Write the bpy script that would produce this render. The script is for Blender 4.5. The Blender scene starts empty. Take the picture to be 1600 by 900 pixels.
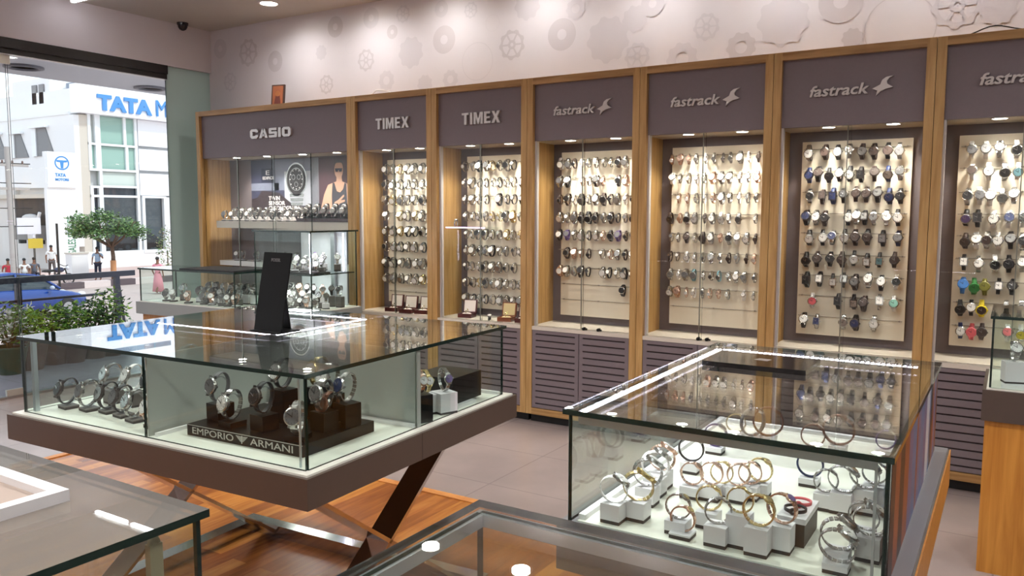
import bpy, math, random
from math import sin, cos, pi, radians, atan2
from mathutils import Matrix, Vector
scene = bpy.context.scene
COL = scene.collection
RND = random.Random(7)
def lin(c):
    return tuple(((v/255.0+0.055)/1.055)**2.4 if v/255.0 > 0.04045 else v/255.0/12.92 for v in c)
# ------------------------------------------------------------------ camera
FPX, YAW, PITCH, ROLL, CAMZ = 1248.73, 0.55942, 0.09349, 0.0026, 1.5
_R0 = Vector((cos(YAW), sin(YAW), 0)); _FH = Vector((-sin(YAW), cos(YAW), 0)); _U0 = Vector((0, 0, 1))
CF = _FH*cos(PITCH) - _U0*sin(PITCH); _U = _U0*cos(PITCH) + _FH*sin(PITCH)
CR = _R0*cos(ROLL) + _U*sin(ROLL); CU = _U*cos(ROLL) - _R0*sin(ROLL)
CO = Vector((0, 0, CAMZ))
def at(x, y, axis, val):
    """world point where the sight line through photo pixel (x, y) meets the plane axis=val"""
    d = CF + CR*((x-800)/FPX) - CU*((y-450)/FPX)
    return CO + d*((val-CO[axis])/d[axis])
cam = bpy.data.cameras.new('camera'); co = bpy.data.objects.new('camera', cam); COL.objects.link(co)
cam.sensor_width = 36; cam.lens = FPX/1600*36; cam.clip_start = 0.05; cam.clip_end = 400
co.matrix_world = Matrix(((CR.x, CU.x, -CF.x, CO.x), (CR.y, CU.y, -CF.y, CO.y), (CR.z, CU.z, -CF.z, CO.z), (0, 0, 0, 1)))
scene.camera = co
# ------------------------------------------------------------------ world, exposure
scene.view_settings.view_transform = 'Standard'; scene.view_settings.look = 'None'
scene.view_settings.gamma = 1; scene.view_settings.use_curve_mapping = False
scene.view_settings.exposure = 0.18
scene.cycles.max_bounces = 10; scene.cycles.diffuse_bounces = 4; scene.cycles.glossy_bounces = 5
scene.cycles.transparent_max_bounces = 40; scene.cycles.caustics_reflective = False; scene.cycles.caustics_refractive = False
scene.cycles.sample_clamp_indirect = 6.0
w = bpy.data.worlds.new('sky'); scene.world = w; w.use_nodes = True
nt = w.node_tree; bg = nt.nodes['Background']
tc = nt.nodes.new('ShaderNodeTexCoord'); sep = nt.nodes.new('ShaderNodeSeparateXYZ'); rp = nt.nodes.new('ShaderNodeValToRGB')
nt.links.new(tc.outputs['Generated'], sep.inputs[0]); nt.links.new(sep.outputs['Z'], rp.inputs[0]); nt.links.new(rp.outputs[0], bg.inputs[0])
rp.color_ramp.elements[0].color = (0.95, 0.97, 1, 1); rp.color_ramp.elements[1].color = (0.72, 0.84, 1, 1)
bg.inputs[1].default_value = 1.6
sun = bpy.data.lights.new('sun', 'SUN'); sun.energy = 2.2; sun.angle = radians(6); sun.color = (1, 0.95, 0.88)
so = bpy.data.objects.new('sun', sun); COL.objects.link(so); so.rotation_euler = Vector((0.78, 0.25, 1.0)).to_track_quat('Z', 'Y').to_euler()
CEIL = 3.26
# downlights (x, y): wall row first, then unseen ones added as room fill; the lamp bodies are built further down
DOWN = [(-5.43, 4.79), (-4.60, 4.82), (-3.80, 4.86), (-2.97, 4.88), (-2.1, 4.88), (-1.25, 4.88), (-0.4, 4.88), (0.5, 4.88),
        (-5.4, 2.3), (-3.9, 2.3), (-2.4, 2.3), (-0.9, 2.3), (0.6, 2.3), (-5.4, 0.0), (-3.9, 0.0), (-2.4, 0.0), (-0.9, -0.4), (0.9, -0.4), (1.6, 3.4), (-2.4, -2.0), (0.0, -2.2)]
DOWN_FILL_W = 17.0; DOWN_WALL_W = 2.4; CAB_W = 2.5
# ------------------------------------------------------------------ materials
MATS = {}
def _pr(name):
    m = bpy.data.materials.new(name); m.use_nodes = True
    return m, m.node_tree, m.node_tree.nodes['Principled BSDF']
def mat(name, rgb, rough=0.5, metal=0.0, spec=0.5, noise=0.0, scale=30.0, bump=0.0, coat=0.0):
    if name in MATS: return MATS[name]
    m, t, b = _pr(name); c = lin(rgb)
    b.inputs['Base Color'].default_value = (*c, 1); b.inputs['Roughness'].default_value = rough
    b.inputs['Metallic'].default_value = metal; b.inputs['Specular IOR Level'].default_value = spec
    b.inputs['Coat Weight'].default_value = coat
    tcn = t.nodes.new('ShaderNodeTexCoord'); n = t.nodes.new('ShaderNodeTexNoise'); n.inputs['Scale'].default_value = scale
    t.links.new(tcn.outputs['Object'], n.inputs['Vector'])
    if noise:
        mx = t.nodes.new('ShaderNodeMix'); mx.data_type = 'RGBA'
        mx.inputs[6].default_value = (*[v*(1-noise) for v in c], 1); mx.inputs[7].default_value = (*[min(1, v*(1+noise)) for v in c], 1)
        t.links.new(n.outputs['Fac'], mx.inputs[0]); t.links.new(mx.outputs[2], b.inputs['Base Color'])
    if bump:
        bp = t.nodes.new('ShaderNodeBump'); bp.inputs['Strength'].default_value = bump; bp.inputs['Distance'].default_value = 0.002
        t.links.new(n.outputs['Fac'], bp.inputs['Height']); t.links.new(bp.outputs[0], b.inputs['Normal'])
    MATS[name] = m; return m
def emit(name, rgb, s):
    if name in MATS: return MATS[name]
    m, t, b = _pr(name); b.inputs['Base Color'].default_value = (0.8, 0.8, 0.8, 1)
    b.inputs['Emission Color'].default_value = (*lin(rgb), 1); b.inputs['Emission Strength'].default_value = s
    MATS[name] = m; return m
def wood(name, c1, c2, rough=0.4, sc=(14, 14, 0.9), coat=0.0, knots=True):
    m, t, b = _pr(name); N = t.nodes; L = t.links
    tcn = N.new('ShaderNodeTexCoord'); mp = N.new('ShaderNodeMapping'); mp.inputs['Scale'].default_value = sc
    L.new(tcn.outputs['Object'], mp.inputs[0])
    n = N.new('ShaderNodeTexNoise'); n.inputs['Scale'].default_value = 3.0; n.inputs['Detail'].default_value = 8; n.inputs['Distortion'].default_value = 0.6
    L.new(mp.outputs[0], n.inputs['Vector'])
    r = N.new('ShaderNodeValToRGB'); r.color_ramp.elements[0].position = 0.3; r.color_ramp.elements[1].position = 0.7
    r.color_ramp.elements[0].color = (*lin(c1), 1); r.color_ramp.elements[1].color = (*lin(c2), 1)
    L.new(n.outputs['Fac'], r.inputs[0]); L.new(r.outputs[0], b.inputs['Base Color'])
    b.inputs['Roughness'].default_value = rough; b.inputs['Coat Weight'].default_value = coat
    MATS[name] = m; return m
def glass(name, tint=(0.93, 0.97, 0.95), rough=0.0, base=0.04, film_mix=0.0, film_col=(150, 150, 140), power=5.0):
    """thin clear pane: Schlick reflection over a tinted see-through layer, with an optional even diffuse layer"""
    m, t, b = _pr(name); N = t.nodes; L = t.links; N.remove(b); out = N['Material Output']
    lw = N.new('ShaderNodeLayerWeight'); lw.inputs['Blend'].default_value = 0.5
    pw = N.new('ShaderNodeMath'); pw.operation = 'POWER'; pw.inputs[1].default_value = power; L.new(lw.outputs['Facing'], pw.inputs[0])
    ma = N.new('ShaderNodeMath'); ma.operation = 'MULTIPLY_ADD'; ma.inputs[1].default_value = 1-base; ma.inputs[2].default_value = base; L.new(pw.outputs[0], ma.inputs[0])
    tr = N.new('ShaderNodeBsdfTransparent'); tr.inputs[0].default_value = (*tint, 1)
    gl = N.new('ShaderNodeBsdfGlossy'); gl.inputs['Roughness'].default_value = rough; gl.inputs[0].default_value = (1, 1, 1, 1)
    last = tr.outputs[0]
    if film_mix:
        df = N.new('ShaderNodeBsdfDiffuse'); df.inputs[0].default_value = (*lin(film_col), 1)
        m0 = N.new('ShaderNodeMixShader'); m0.inputs[0].default_value = film_mix; L.new(tr.outputs[0], m0.inputs[1]); L.new(df.outputs[0], m0.inputs[2]); last = m0.outputs[0]
    mx = N.new('ShaderNodeMixShader'); L.new(ma.outputs[0], mx.inputs[0]); L.new(last, mx.inputs[1]); L.new(gl.outputs[0], mx.inputs[2])
    L.new(mx.outputs[0], out.inputs[0]); MATS[name] = m; return m
def tiles(name, c1, c2, grout, size, rough, gap=0.004, spec=0.5):
    m, t, b = _pr(name); N = t.nodes; L = t.links
    tcn = N.new('ShaderNodeTexCoord')
    br = N.new('ShaderNodeTexBrick'); br.offset = 0.0; br.inputs['Scale'].default_value = 1.0
    br.inputs['Brick Width'].default_value = size; br.inputs['Row Height'].default_value = size; br.inputs['Mortar Size'].default_value = gap
    br.inputs['Color1'].default_value = (*lin(c1), 1); br.inputs['Color2'].default_value = (*lin(c2), 1); br.inputs['Mortar'].default_value = (*lin(grout), 1)
    L.new(tcn.outputs['Object'], br.inputs['Vector'])
    n = N.new('ShaderNodeTexNoise'); n.inputs['Scale'].default_value = 2.2; n.inputs['Detail'].default_value = 6; L.new(tcn.outputs['Object'], n.inputs['Vector'])
    mx = N.new('ShaderNodeMix'); mx.data_type = 'RGBA'; mx.blend_type = 'OVERLAY'; mx.inputs[0].default_value = 0.25
    L.new(br.outputs['Color'], mx.inputs[6]); L.new(n.outputs['Fac'], mx.inputs[7]); L.new(mx.outputs[2], b.inputs['Base Color'])
    b.inputs['Roughness'].default_value = rough; b.inputs['Specular IOR Level'].default_value = spec; MATS[name] = m; return m
def planks(name, cols, rough):
    m, t, b = _pr(name); N = t.nodes; L = t.links
    tcn = N.new('ShaderNodeTexCoord'); mp = N.new('ShaderNodeMapping'); mp.inputs['Rotation'].default_value = (0, 0, pi/2)
    L.new(tcn.outputs['Object'], mp.inputs[0])
    br = N.new('ShaderNodeTexBrick'); br.offset = 0.37; br.inputs['Scale'].default_value = 1.0
    br.inputs['Brick Width'].default_value = 1.1; br.inputs['Row Height'].default_value = 0.085; br.inputs['Mortar Size'].default_value = 0.0012
    br.inputs['Color1'].default_value = (0, 0, 0, 1); br.inputs['Color2'].default_value = (1, 1, 1, 1); br.inputs['Mortar'].default_value = (0.2, 0.2, 0.2, 1)
    L.new(mp.outputs[0], br.inputs['Vector'])
    mp2 = N.new('ShaderNodeMapping'); mp2.inputs['Scale'].default_value = (9, 0.9, 1); L.new(tcn.outputs['Object'], mp2.inputs[0])
    n = N.new('ShaderNodeTexNoise'); n.inputs['Scale'].default_value = 3; n.inputs['Detail'].default_value = 7; n.inputs['Distortion'].default_value = 0.8; L.new(mp2.outputs[0], n.inputs['Vector'])
    ad = N.new('ShaderNodeMix'); ad.data_type = 'FLOAT'; ad.inputs[0].default_value = 0.62
    L.new(br.outputs['Color'], ad.inputs[2]); L.new(n.outputs['Fac'], ad.inputs[3])
    r = N.new('ShaderNodeValToRGB'); e = r.color_ramp.elements
    e[0].position = 0.15; e[0].color = (*lin(cols[0]), 1); e[1].position = 0.8; e[1].color = (*lin(cols[2]), 1)
    x = r.color_ramp.elements.new(0.5); x.color = (*lin(cols[1]), 1)
    L.new(ad.outputs[0], r.inputs[0]); L.new(r.outputs[0], b.inputs['Base Color']); b.inputs['Roughness'].default_value = rough
    MATS[name] = m; return m
OAK = wood('honey_oak', (164, 124, 70), (198, 160, 104), 0.42)
OAKH = wood('honey_oak_level', (150, 110, 62), (186, 146, 94), 0.42, sc=(0.9, 14, 14))
ORANGE = wood('orange_wood', (176, 112, 38), (206, 142, 60), 0.4)
ORANGE_Y = wood('orange_wood_edge', (176, 108, 50), (206, 140, 72), 0.4, sc=(3, 3, 3))
MAUVE = mat('mauve_laminate', (118, 106, 110), 0.5, noise=0.05, scale=60)
MAUVE_D = mat('mauve_back', (112, 103, 108), 0.55, noise=0.05, scale=60)
SLOT = mat('louvre_slot', (52, 40, 42), 0.7)
BROWN = mat('taupe_laminate', (80, 66, 58), 0.4, noise=0.05, scale=50)
DECKW = mat('white_deck', (228, 226, 214), 0.35, noise=0.02)
LEDGE = mat('cream_ledge', (214, 205, 192), 0.3)
CREAM = mat('cream_board', (236, 226, 208), 0.5, noise=0.02)
LETTER = mat('brushed_letter', (205, 198, 194), 0.35, 0.5)
STEEL = mat('polished_steel', (205, 200, 196), 0.12, 1.0)
STEELB = mat('brushed_steel', (178, 178, 180), 0.3, 1.0)
ALU = mat('aluminium', (190, 200, 206), 0.3, 0.7)
BLACK = mat('black_plastic', (12, 12, 12), 0.3, spec=0.25)
BLACKM = mat('black_matte', (24, 23, 24), 0.6)
WHITEP = mat('white_plastic', (232, 230, 230), 0.4)
WHITEB = mat('white_block', (222, 218, 220), 0.45)
DKBASE = mat('dark_felt', (60, 54, 52), 0.8)
GLASS = glass('clear_glass', base=0.02)
GLASS_TOP = glass('polished_top_glass', (0.95, 0.98, 0.96), base=0.05, power=4.0)
GLASS_D = glass('door_glass', (0.97, 0.98, 0.97), base=0.01)
GLASS_S = glass('shop_window_glass', (0.93, 0.96, 0.97))
GEDGE = mat('glass_edge', (16, 40, 34), 0.12, spec=0.6)
GEDGE_L = mat('glass_edge_light', (120, 150, 140), 0.15)
GLASS_GREYED = glass('greyed_glass', (0.9, 0.93, 0.9), film_mix=0.5, film_col=(146, 142, 136))  # even grey diffuse layer mixed into the see-through top
ACRYL = glass('clear_acrylic', (0.93, 0.94, 0.95), rough=0.05, base=0.09, film_mix=0.12, film_col=(230, 230, 235))
FROST = mat('frosted_panel', (168, 172, 166), 0.35, noise=0.03, scale=4)
def frosted(name, rgb):
    m, t, b = _pr(name); N = t.nodes; L = t.links; N.remove(b); c = (*lin(rgb), 1)
    d = N.new('ShaderNodeBsdfDiffuse'); d.inputs[0].default_value = c; tl = N.new('ShaderNodeBsdfTranslucent'); tl.inputs[0].default_value = c
    g = N.new('ShaderNodeBsdfGlossy'); g.inputs['Roughness'].default_value = 0.25
    a = N.new('ShaderNodeMixShader'); a.inputs[0].default_value = 0.5; L.new(d.outputs[0], a.inputs[1]); L.new(tl.outputs[0], a.inputs[2])
    f = N.new('ShaderNodeMixShader'); f.inputs[0].default_value = 0.05; L.new(a.outputs[0], f.inputs[1]); L.new(g.outputs[0], f.inputs[2])
    L.new(f.outputs[0], N['Material Output'].inputs[0]); MATS[name] = m; return m
FROST_T = frosted('frosted_teal_film', (196, 212, 206))
LED = emit('led_chip', (236, 228, 255), 55.0)
LEDTAPE = mat('led_tape', (235, 232, 240), 0.4)
LAMPG = emit('lamp_glow', (255, 250, 238), 30.0)
CAMBODY = mat('camera_dome_smoked', (30, 22, 28), 0.2)
# ------------------------------------------------------------------ mesh helper
class MB:
    def __init__(s): s.v = []; s.f = []; s.m = []; s.sm = []; s.M = Matrix.Identity(4)
    def add(s, vs, fs, mi=0, smooth=False):
        o = len(s.v); M = s.M
        s.v += [tuple(M @ Vector(p)) for p in vs]
        for f in fs: s.f.append([o+i for i in f]); s.m.append(mi); s.sm.append(smooth)
    def box(s, x0, x1, y0, y1, z0, z1, mi=0, edge=None, big=None):
        """edge: material of the four thin sides when big axis ('x','y','z') is the pane's normal"""
        vs = [(x, y, z) for z in (z0, z1) for y in (y0, y1) for x in (x0, x1)]
        F = {'z': [(0, 2, 3, 1), (4, 5, 7, 6)], 'y': [(0, 1, 5, 4), (2, 6, 7, 3)], 'x': [(0, 4, 6, 2), (1, 3, 7, 5)]}
        for k in 'xyz': s.add(vs, F[k], mi if (edge is None or k == big) else edge)
        return s
    def tube(s, pts, r, n=8, mi=0, caps=True, smooth=True):
        pts = [Vector(p) for p in pts]; rs = r if isinstance(r, (list, tuple)) else [r]*len(pts)
        V = []; F = []
        up = Vector((0, 0, 1))
        for i, p in enumerate(pts):
            t = (pts[min(i+1, len(pts)-1)] - pts[max(i-1, 0)]).normalized()
            a = t.cross(up if abs(t.z) < 0.95 else Vector((1, 0, 0))).normalized(); b = t.cross(a)
            for k in range(n): V.append(p + (a*cos(2*pi*k/n) + b*sin(2*pi*k/n))*rs[i])
        for i in range(len(pts)-1):
            for k in range(n): F.append((i*n+k, i*n+(k+1) % n, (i+1)*n+(k+1) % n, (i+1)*n+k))
        s.add(V, F, mi, smooth)
        if caps: s.add(V[:n], [tuple(range(n))], mi); s.add(V[-n:], [tuple(reversed(range(n)))], mi)
        return s
    def lathe(s, prof, c=(0, 0, 0), n=16, mi=0, smooth=True, axis='z'):
        V = []; F = []
        for r, h in prof:
            for k in range(n):
                x, y = r*cos(2*pi*k/n), r*sin(2*pi*k/n)
                p = (x, y, h) if axis == 'z' else ((x, h, y) if axis == 'y' else (h, x, y))
                V.append((p[0]+c[0], p[1]+c[1], p[2]+c[2]))
        for i in range(len(prof)-1):
            for k in range(n): F.append((i*n+k, i*n+(k+1) % n, (i+1)*n+(k+1) % n, (i+1)*n+k))
        s.add(V, F, mi, smooth)
        for i in (0, len(prof)-1):
            if prof[i][0] > 1e-5: s.add(V[i*n:(i+1)*n], [tuple(range(n))], mi)
        return s
    def prism(s, pts, a0, a1, axis='y', mi=0):
        """extrude a 2D outline along an axis; y: pts are (x,z), x: (y,z), z: (x,y)"""
        f = {'y': lambda p, a: (p[0], a, p[1]), 'x': lambda p, a: (a, p[0], p[1]), 'z': lambda p, a: (p[0], p[1], a)}[axis]
        n = len(pts); V = [f(p, a0) for p in pts] + [f(p, a1) for p in pts]
        s.add(V, [tuple(range(n)), tuple(range(2*n-1, n-1, -1))] + [(i, (i+1) % n, n+(i+1) % n, n+i) for i in range(n)], mi); return s
    def plate(s, p, q, wdir, w, th, mi=0):
        """flat bar from p to q, width w along wdir, thickness th"""
        p, q, wd = Vector(p), Vector(q), Vector(wdir).normalized(); t = (q-p).normalized(); nn = t.cross(wd).normalized()
        V = [e + wd*(sx*w/2) + nn*(sn*th/2) for e in (p, q) for sn in (-1, 1) for sx in (-1, 1)]
        s.add(V, [(0, 1, 3, 2), (4, 6, 7, 5), (0, 4, 5, 1), (2, 3, 7, 6), (0, 2, 6, 4), (1, 5, 7, 3)], mi); return s
    def ball(s, c, r, n=12, mi=0):
        rx, ry, rz = r if isinstance(r, (tuple, list)) else (r, r, r); h = n//2
        V = [(c[0], c[1], c[2]-rz)]; F = []
        for i in range(1, h):
            a = -pi/2 + pi*i/h
            for k in range(n): V.append((c[0]+rx*cos(a)*cos(2*pi*k/n), c[1]+ry*cos(a)*sin(2*pi*k/n), c[2]+rz*sin(a)))
        V.append((c[0], c[1], c[2]+rz)); T = len(V)-1
        for k in range(n): F.append((0, 1+(k+1) % n, 1+k)); F.append((T, T-n+k, T-n+(k+1) % n))
        for i in range(h-2):
            for k in range(n): F.append((1+i*n+k, 1+i*n+(k+1) % n, 1+(i+1)*n+(k+1) % n, 1+(i+1)*n+k))
        s.add(V, F, mi, True); return s
    def mesh(s, name):
        me = bpy.data.meshes.new(name); me.from_pydata(s.v, [], s.f)
        me.polygons.foreach_set('material_index', s.m); me.polygons.foreach_set('use_smooth', s.sm); me.update(); return me
    def build(s, name, mats, parent=None, label=None, kind=None):
        return link(name, s.mesh(name), mats, parent, label, kind)
def link(name, me, mats, parent=None, label=None, kind=None):
    if not isinstance(mats, (list, tuple)): mats = [mats]
    if not me.materials:
        for m in mats: me.materials.append(m)
    o = bpy.data.objects.new(name, me); COL.objects.link(o)
    if parent is not None: o.parent = parent
    if label: o['label'] = label
    if kind: o['kind'] = kind
    return o
def slots(o, mats):
    for i, m in enumerate(mats):
        o.material_slots[i].link = 'OBJECT'; o.material_slots[i].material = m
def thing(name, label, cat, loc=(0, 0, 0), rz=0.0, group=None, M=None):
    o = bpy.data.objects.new(name, None); COL.objects.link(o); o.empty_display_size = 0.05
    if M is not None: o.matrix_world = M
    else: o.location = loc; o.rotation_euler = (0, 0, rz)
    o['label'] = label; o['category'] = cat
    if group: o['group'] = group
    return o
def tag(o, label, cat, group=None, kind=None, loc=None):
    o['label'] = label; o['category'] = cat
    if group: o['group'] = group
    if kind: o['kind'] = kind
    if loc: o.location = loc
    return o
def struct(name, mb, mats, parent=None):
    o = mb.build(name, mats, parent); o['kind'] = 'structure'; return o
def text_mb(mb, s, x0, z0, width, height, y0, depth, mi=0, shear=0.0, bold=0.0):
    cu = bpy.data.curves.new('t', 'FONT'); cu.body = s; cu.size = 1; cu.extrude = 0.5; cu.shear = shear; cu.offset = bold; cu.resolution_u = 3
    o = bpy.data.objects.new('t', cu); COL.objects.link(o)
    dg = bpy.context.evaluated_depsgraph_get(); me = bpy.data.meshes.new_from_object(o.evaluated_get(dg))
    xs = [v.co.x for v in me.vertices]; ys = [v.co.y for v in me.vertices]; ax, bx, ay, by = min(xs), max(xs), min(ys), max(ys)
    V = [(x0+(v.co.x-ax)/(bx-ax)*width, y0-(v.co.z+0.5)*depth, z0+(v.co.y-ay)/(by-ay)*height) for v in me.vertices]
    mb.add(V, [list(p.vertices) for p in me.polygons], mi)
    bpy.data.objects.remove(o); bpy.data.curves.remove(cu); bpy.data.meshes.remove(me)
def block_letters(mb, word, x0, z0, width, h, y, d, gap=1.3):
    G = {'C': (10, [[(2, 0), (0, 2), (0, 8), (2, 10), (8, 10), (10, 8), (10, 6.4), (6.8, 6.4), (6.8, 7.2), (3.2, 7.2), (3.2, 2.8), (6.8, 2.8), (6.8, 3.6), (10, 3.6), (10, 2), (8, 0)]]),
         'A': (10.6, [[(0, 0), (3.2, 0), (6.3, 10), (3.7, 10)], [(10.6, 0), (7.4, 0), (4.3, 10), (6.9, 10)], [(3.2, 1.9), (7.4, 1.9), (6.8, 4.2), (3.8, 4.2)]]),
         'S': (10, [[(0, 0.6), (0.6, 0), (9, 0), (10, 1), (10, 5.4), (9.3, 6.2), (3.2, 6.2), (3.2, 7.5), (9.6, 7.5), (9.6, 10), (1, 10), (0, 9), (0, 4.6), (0.8, 3.9), (6.8, 3.9), (6.8, 2.5), (0, 2.5)]]),
         'I': (3.2, [[(0, 0), (3.2, 0), (3.2, 10), (0, 10)]]),
         'O': (10.4, [[(2, 0), (5.2, 0), (5.2, 2.7), (3.2, 2.7), (3.2, 7.3), (5.2, 7.3), (5.2, 10), (2, 10), (0, 8), (0, 2)], [(8.4, 0), (10.4, 2), (10.4, 8), (8.4, 10), (5.2, 10), (5.2, 7.3), (7.2, 7.3), (7.2, 2.7), (5.2, 2.7), (5.2, 0)]]),
         'T': (6.4, [[(2.1, 0), (4.3, 0), (4.3, 8.2), (6.4, 8.2), (6.4, 10), (0, 10), (0, 8.2), (2.1, 8.2)]]),
         'i': (2.2, [[(0, 0), (2.2, 0), (2.2, 10), (0, 10)]]),
         'M': (8.2, [[(0, 0), (2.0, 0), (2.0, 6.2), (3.5, 0), (4.7, 0), (6.2, 6.2), (6.2, 0), (8.2, 0), (8.2, 10), (5.6, 10), (4.1, 4.2), (2.6, 10), (0, 10)]]),
         'E': (5.6, [[(0, 0), (5.6, 0), (5.6, 1.8), (2.2, 1.8), (2.2, 4.2), (5.1, 4.2), (5.1, 5.9), (2.2, 5.9), (2.2, 8.2), (5.5, 8.2), (5.5, 10), (0, 10)]]),
         'X': (7.4, [[(0, 0), (2.5, 0), (3.7, 3.1), (4.9, 0), (7.4, 0), (5.0, 5.1), (7.2, 10), (4.8, 10), (3.7, 7.0), (2.6, 10), (0.2, 10), (2.4, 5.1)]])}
    tot = sum(G[c][0] for c in word)+gap*(len(word)-1); sx = width/tot; sz = h/10.0; x = x0
    for c in word:
        for P in G[c][1]: mb.prism([(x+p[0]*sx, z0+p[1]*sz) for p in P], y-d, y, 'y')
        x += (G[c][0]+gap)*sx
ORD = ['zeroth', 'first', 'second', 'third', 'fourth', 'fifth', 'sixth', 'seventh', 'eighth', 'ninth', 'tenth', 'eleventh', 'twelfth', 'thirteenth', 'fourteenth', 'fifteenth', 'sixteenth']
# ------------------------------------------------------------------ wristwatch (loop round the X axis, dial towards -Y)
def strap_into(mb, a, b, wd, th, steel, n, mi=0, taper=0.3):
    if steel:
        for k in range(n):
            t0, t1 = 2*pi*(k+0.06)/n, 2*pi*(k+0.94)/n; w = wd*(1-taper*(1-cos((t0+t1)/2))/2)/2; V = []
            for t in (t0, t1):
                for r in (0, th):
                    for x in (-w, w): V.append((x, -(a+r)*cos(t), (b+r)*sin(t)))
            mb.add(V, [(0, 4, 5, 1), (2, 3, 7, 6), (0, 1, 3, 2), (4, 6, 7, 5), (0, 2, 6, 4), (1, 5, 7, 3)], mi, False)
    else:
        V = []; F = []
        for k in range(n):
            t = 2*pi*k/n; w = wd*(1-taper*(1-cos(t))/2)/2
            for r, x in ((0, -w), (0, w), (th, w), (th, -w)): V.append((x, -(a+r)*cos(t), (b+r)*sin(t)))
        for k in range(n):
            for j in range(4):
                F.append((k*4+j, k*4+(j+1) % 4, ((k+1) % n)*4+(j+1) % 4, ((k+1) % n)*4+j))
        mb.add(V, F, mi, True)
def case_into(mb, a, cr, th, square, n, mi=1):
    y0, y1 = -a+0.002, -a-th
    if square: mb.box(-cr*0.86, cr*0.86, y1, y0, -cr, cr, mi)
    else:
        mb.lathe([(cr*0.9, y0), (cr, y0-0.003), (cr, y1+0.002), (cr*0.86, y1), (cr*0.8, y1+0.001)], n=n, mi=mi, axis='y', smooth=False)
    for sx in (-1, 1):
        for sz in (-1, 1): mb.box(sx*cr*0.42-0.0016, sx*cr*0.42+0.0016, y1+0.003, y0, min(sz*cr*0.8, sz*cr*1.18), max(sz*cr*0.8, sz*cr*1.18), mi)
    mb.box(cr*0.95, cr*1.13, y1+0.003, y0-0.002, -0.003, 0.003, mi)
def dial_into(mb, a, cr, th, square, n, mi=2, mh=3):
    y = -a-th-0.0004
    if square: mb.box(-cr*0.66, cr*0.66, y, y+0.001, -cr*0.8, cr*0.8, mi)
    else: mb.lathe([(0.0, y), (cr*0.8, y), (cr*0.8, y+0.002)], n=n, mi=mi, axis='y', smooth=False)
    s = cr/0.023; e = y-0.0008
    mb.add([(-0.0009*s, e, -0.002), (0.0009*s, e, -0.002), (0.0007*s, e, 0.011*s), (-0.0007*s, e, 0.011*s)], [(0, 1, 2, 3)], mh)
    mb.add([(0, e, -0.001*s), (0.001*s, e, 0.001*s), (-0.0115*s, e, 0.0085*s), (-0.0125*s, e, 0.0068*s)], [(0, 1, 2, 3)], mh)
    for k in range(12):
        t = 2*pi*k/12; c, q = cos(t), sin(t); r0, r1 = cr*0.6, cr*0.72
        if square and k % 3: continue
        w = 0.0007*s
        mb.add([(r0*c-w*q, e, r0*q+w*c), (r0*c+w*q, e, r0*q-w*c), (r1*c+w*q, e, r1*q-w*c), (r1*c-w*q, e, r1*q+w*c)], [(0, 1, 2, 3)], mh)
_WM = {}
def watch_mesh(part, kind):
    """kind: (a, b, case radius, strap width, steel, square)"""
    k = (part,)+kind
    if k not in _WM:
        a, b, cr, sw, steel, sq = kind; mb = MB()
        if part in ('strap', 'all'): strap_into(mb, a, b, sw, 0.0042 if a == b else 0.0028, steel, 22 if steel else 24)
        c_i = 1 if part == 'all' else 0
        if part in ('case', 'all'): case_into(mb, a, cr, 0.009 if cr > 0.015 else 0.006, sq, 20, c_i)
        if part in ('dial', 'all'): dial_into(mb, a, cr, 0.009 if cr > 0.015 else 0.006, sq, 20, 2 if part == 'all' else 0, 3 if part == 'all' else 1)
        _WM[k] = mb.mesh({'strap': 'strap', 'case': 'case', 'dial': 'dial', 'all': 'wristwatch'}[part])
        for i in range({'strap': 1, 'case': 1, 'dial': 2, 'all': 4}[part]): _WM[k].materials.append(WHITEP)
    return _WM[k]
def C_(n, rgb, r=0.5, m=0.0): return mat('watch_'+n, rgb, r, m)
SC = {'K': ('black', C_('black', (26, 24, 26))), 'B': ('brown', C_('brown', (58, 42, 36))), 'U': ('blue', C_('blue', (36, 46, 86))), 'S': ('silver', C_('silver', (176, 174, 172), 0.25, 0.9)),
      'W': ('white', C_('white', (232, 228, 226), 0.35)), 'P': ('coral pink', C_('pink', (206, 92, 100))), 'G': ('green', C_('green', (52, 128, 62))), 'O': ('olive', C_('olive', (116, 112, 40))),
      'Y': ('yellow', C_('yellow', (222, 200, 40))), 'T': ('teal', C_('teal', (110, 150, 160))), 'A': ('gold', C_('gold', (214, 192, 138), 0.25, 0.85)), 'R': ('rose gold', C_('rose', (216, 182, 164), 0.25, 0.85)),
      'L': ('bright blue', C_('brightblue', (52, 110, 180))), 'M': ('mint', C_('mint', (150, 205, 190))), 'V': ('purple', C_('purple', (96, 76, 130))), 'E': ('grey', C_('grey', (98, 96, 98))), 'C': ('clear', ACRYL),
      'N': ('copper brown', C_('copper', (128, 84, 66), 0.35, 0.5))}
GUN = mat('watch_gunmetal', (84, 78, 76), 0.3, 0.8)
K_MAN = (0.026, 0.040, 0.0245, 0.021, False, False); K_MANS = (0.026, 0.040, 0.0245, 0.021, True, False)
K_SQ = (0.026, 0.040, 0.0215, 0.019, False, True); K_LADY = (0.026, 0.034, 0.015, 0.012, True, False)
K_BANG = (0.035, 0.035, 0.0135, 0.0155, True, False); K_BANGS = (0.035, 0.035, 0.0135, 0.013, False, False); K_BIG = (0.031, 0.036, 0.0215, 0.020, True, False)
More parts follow.
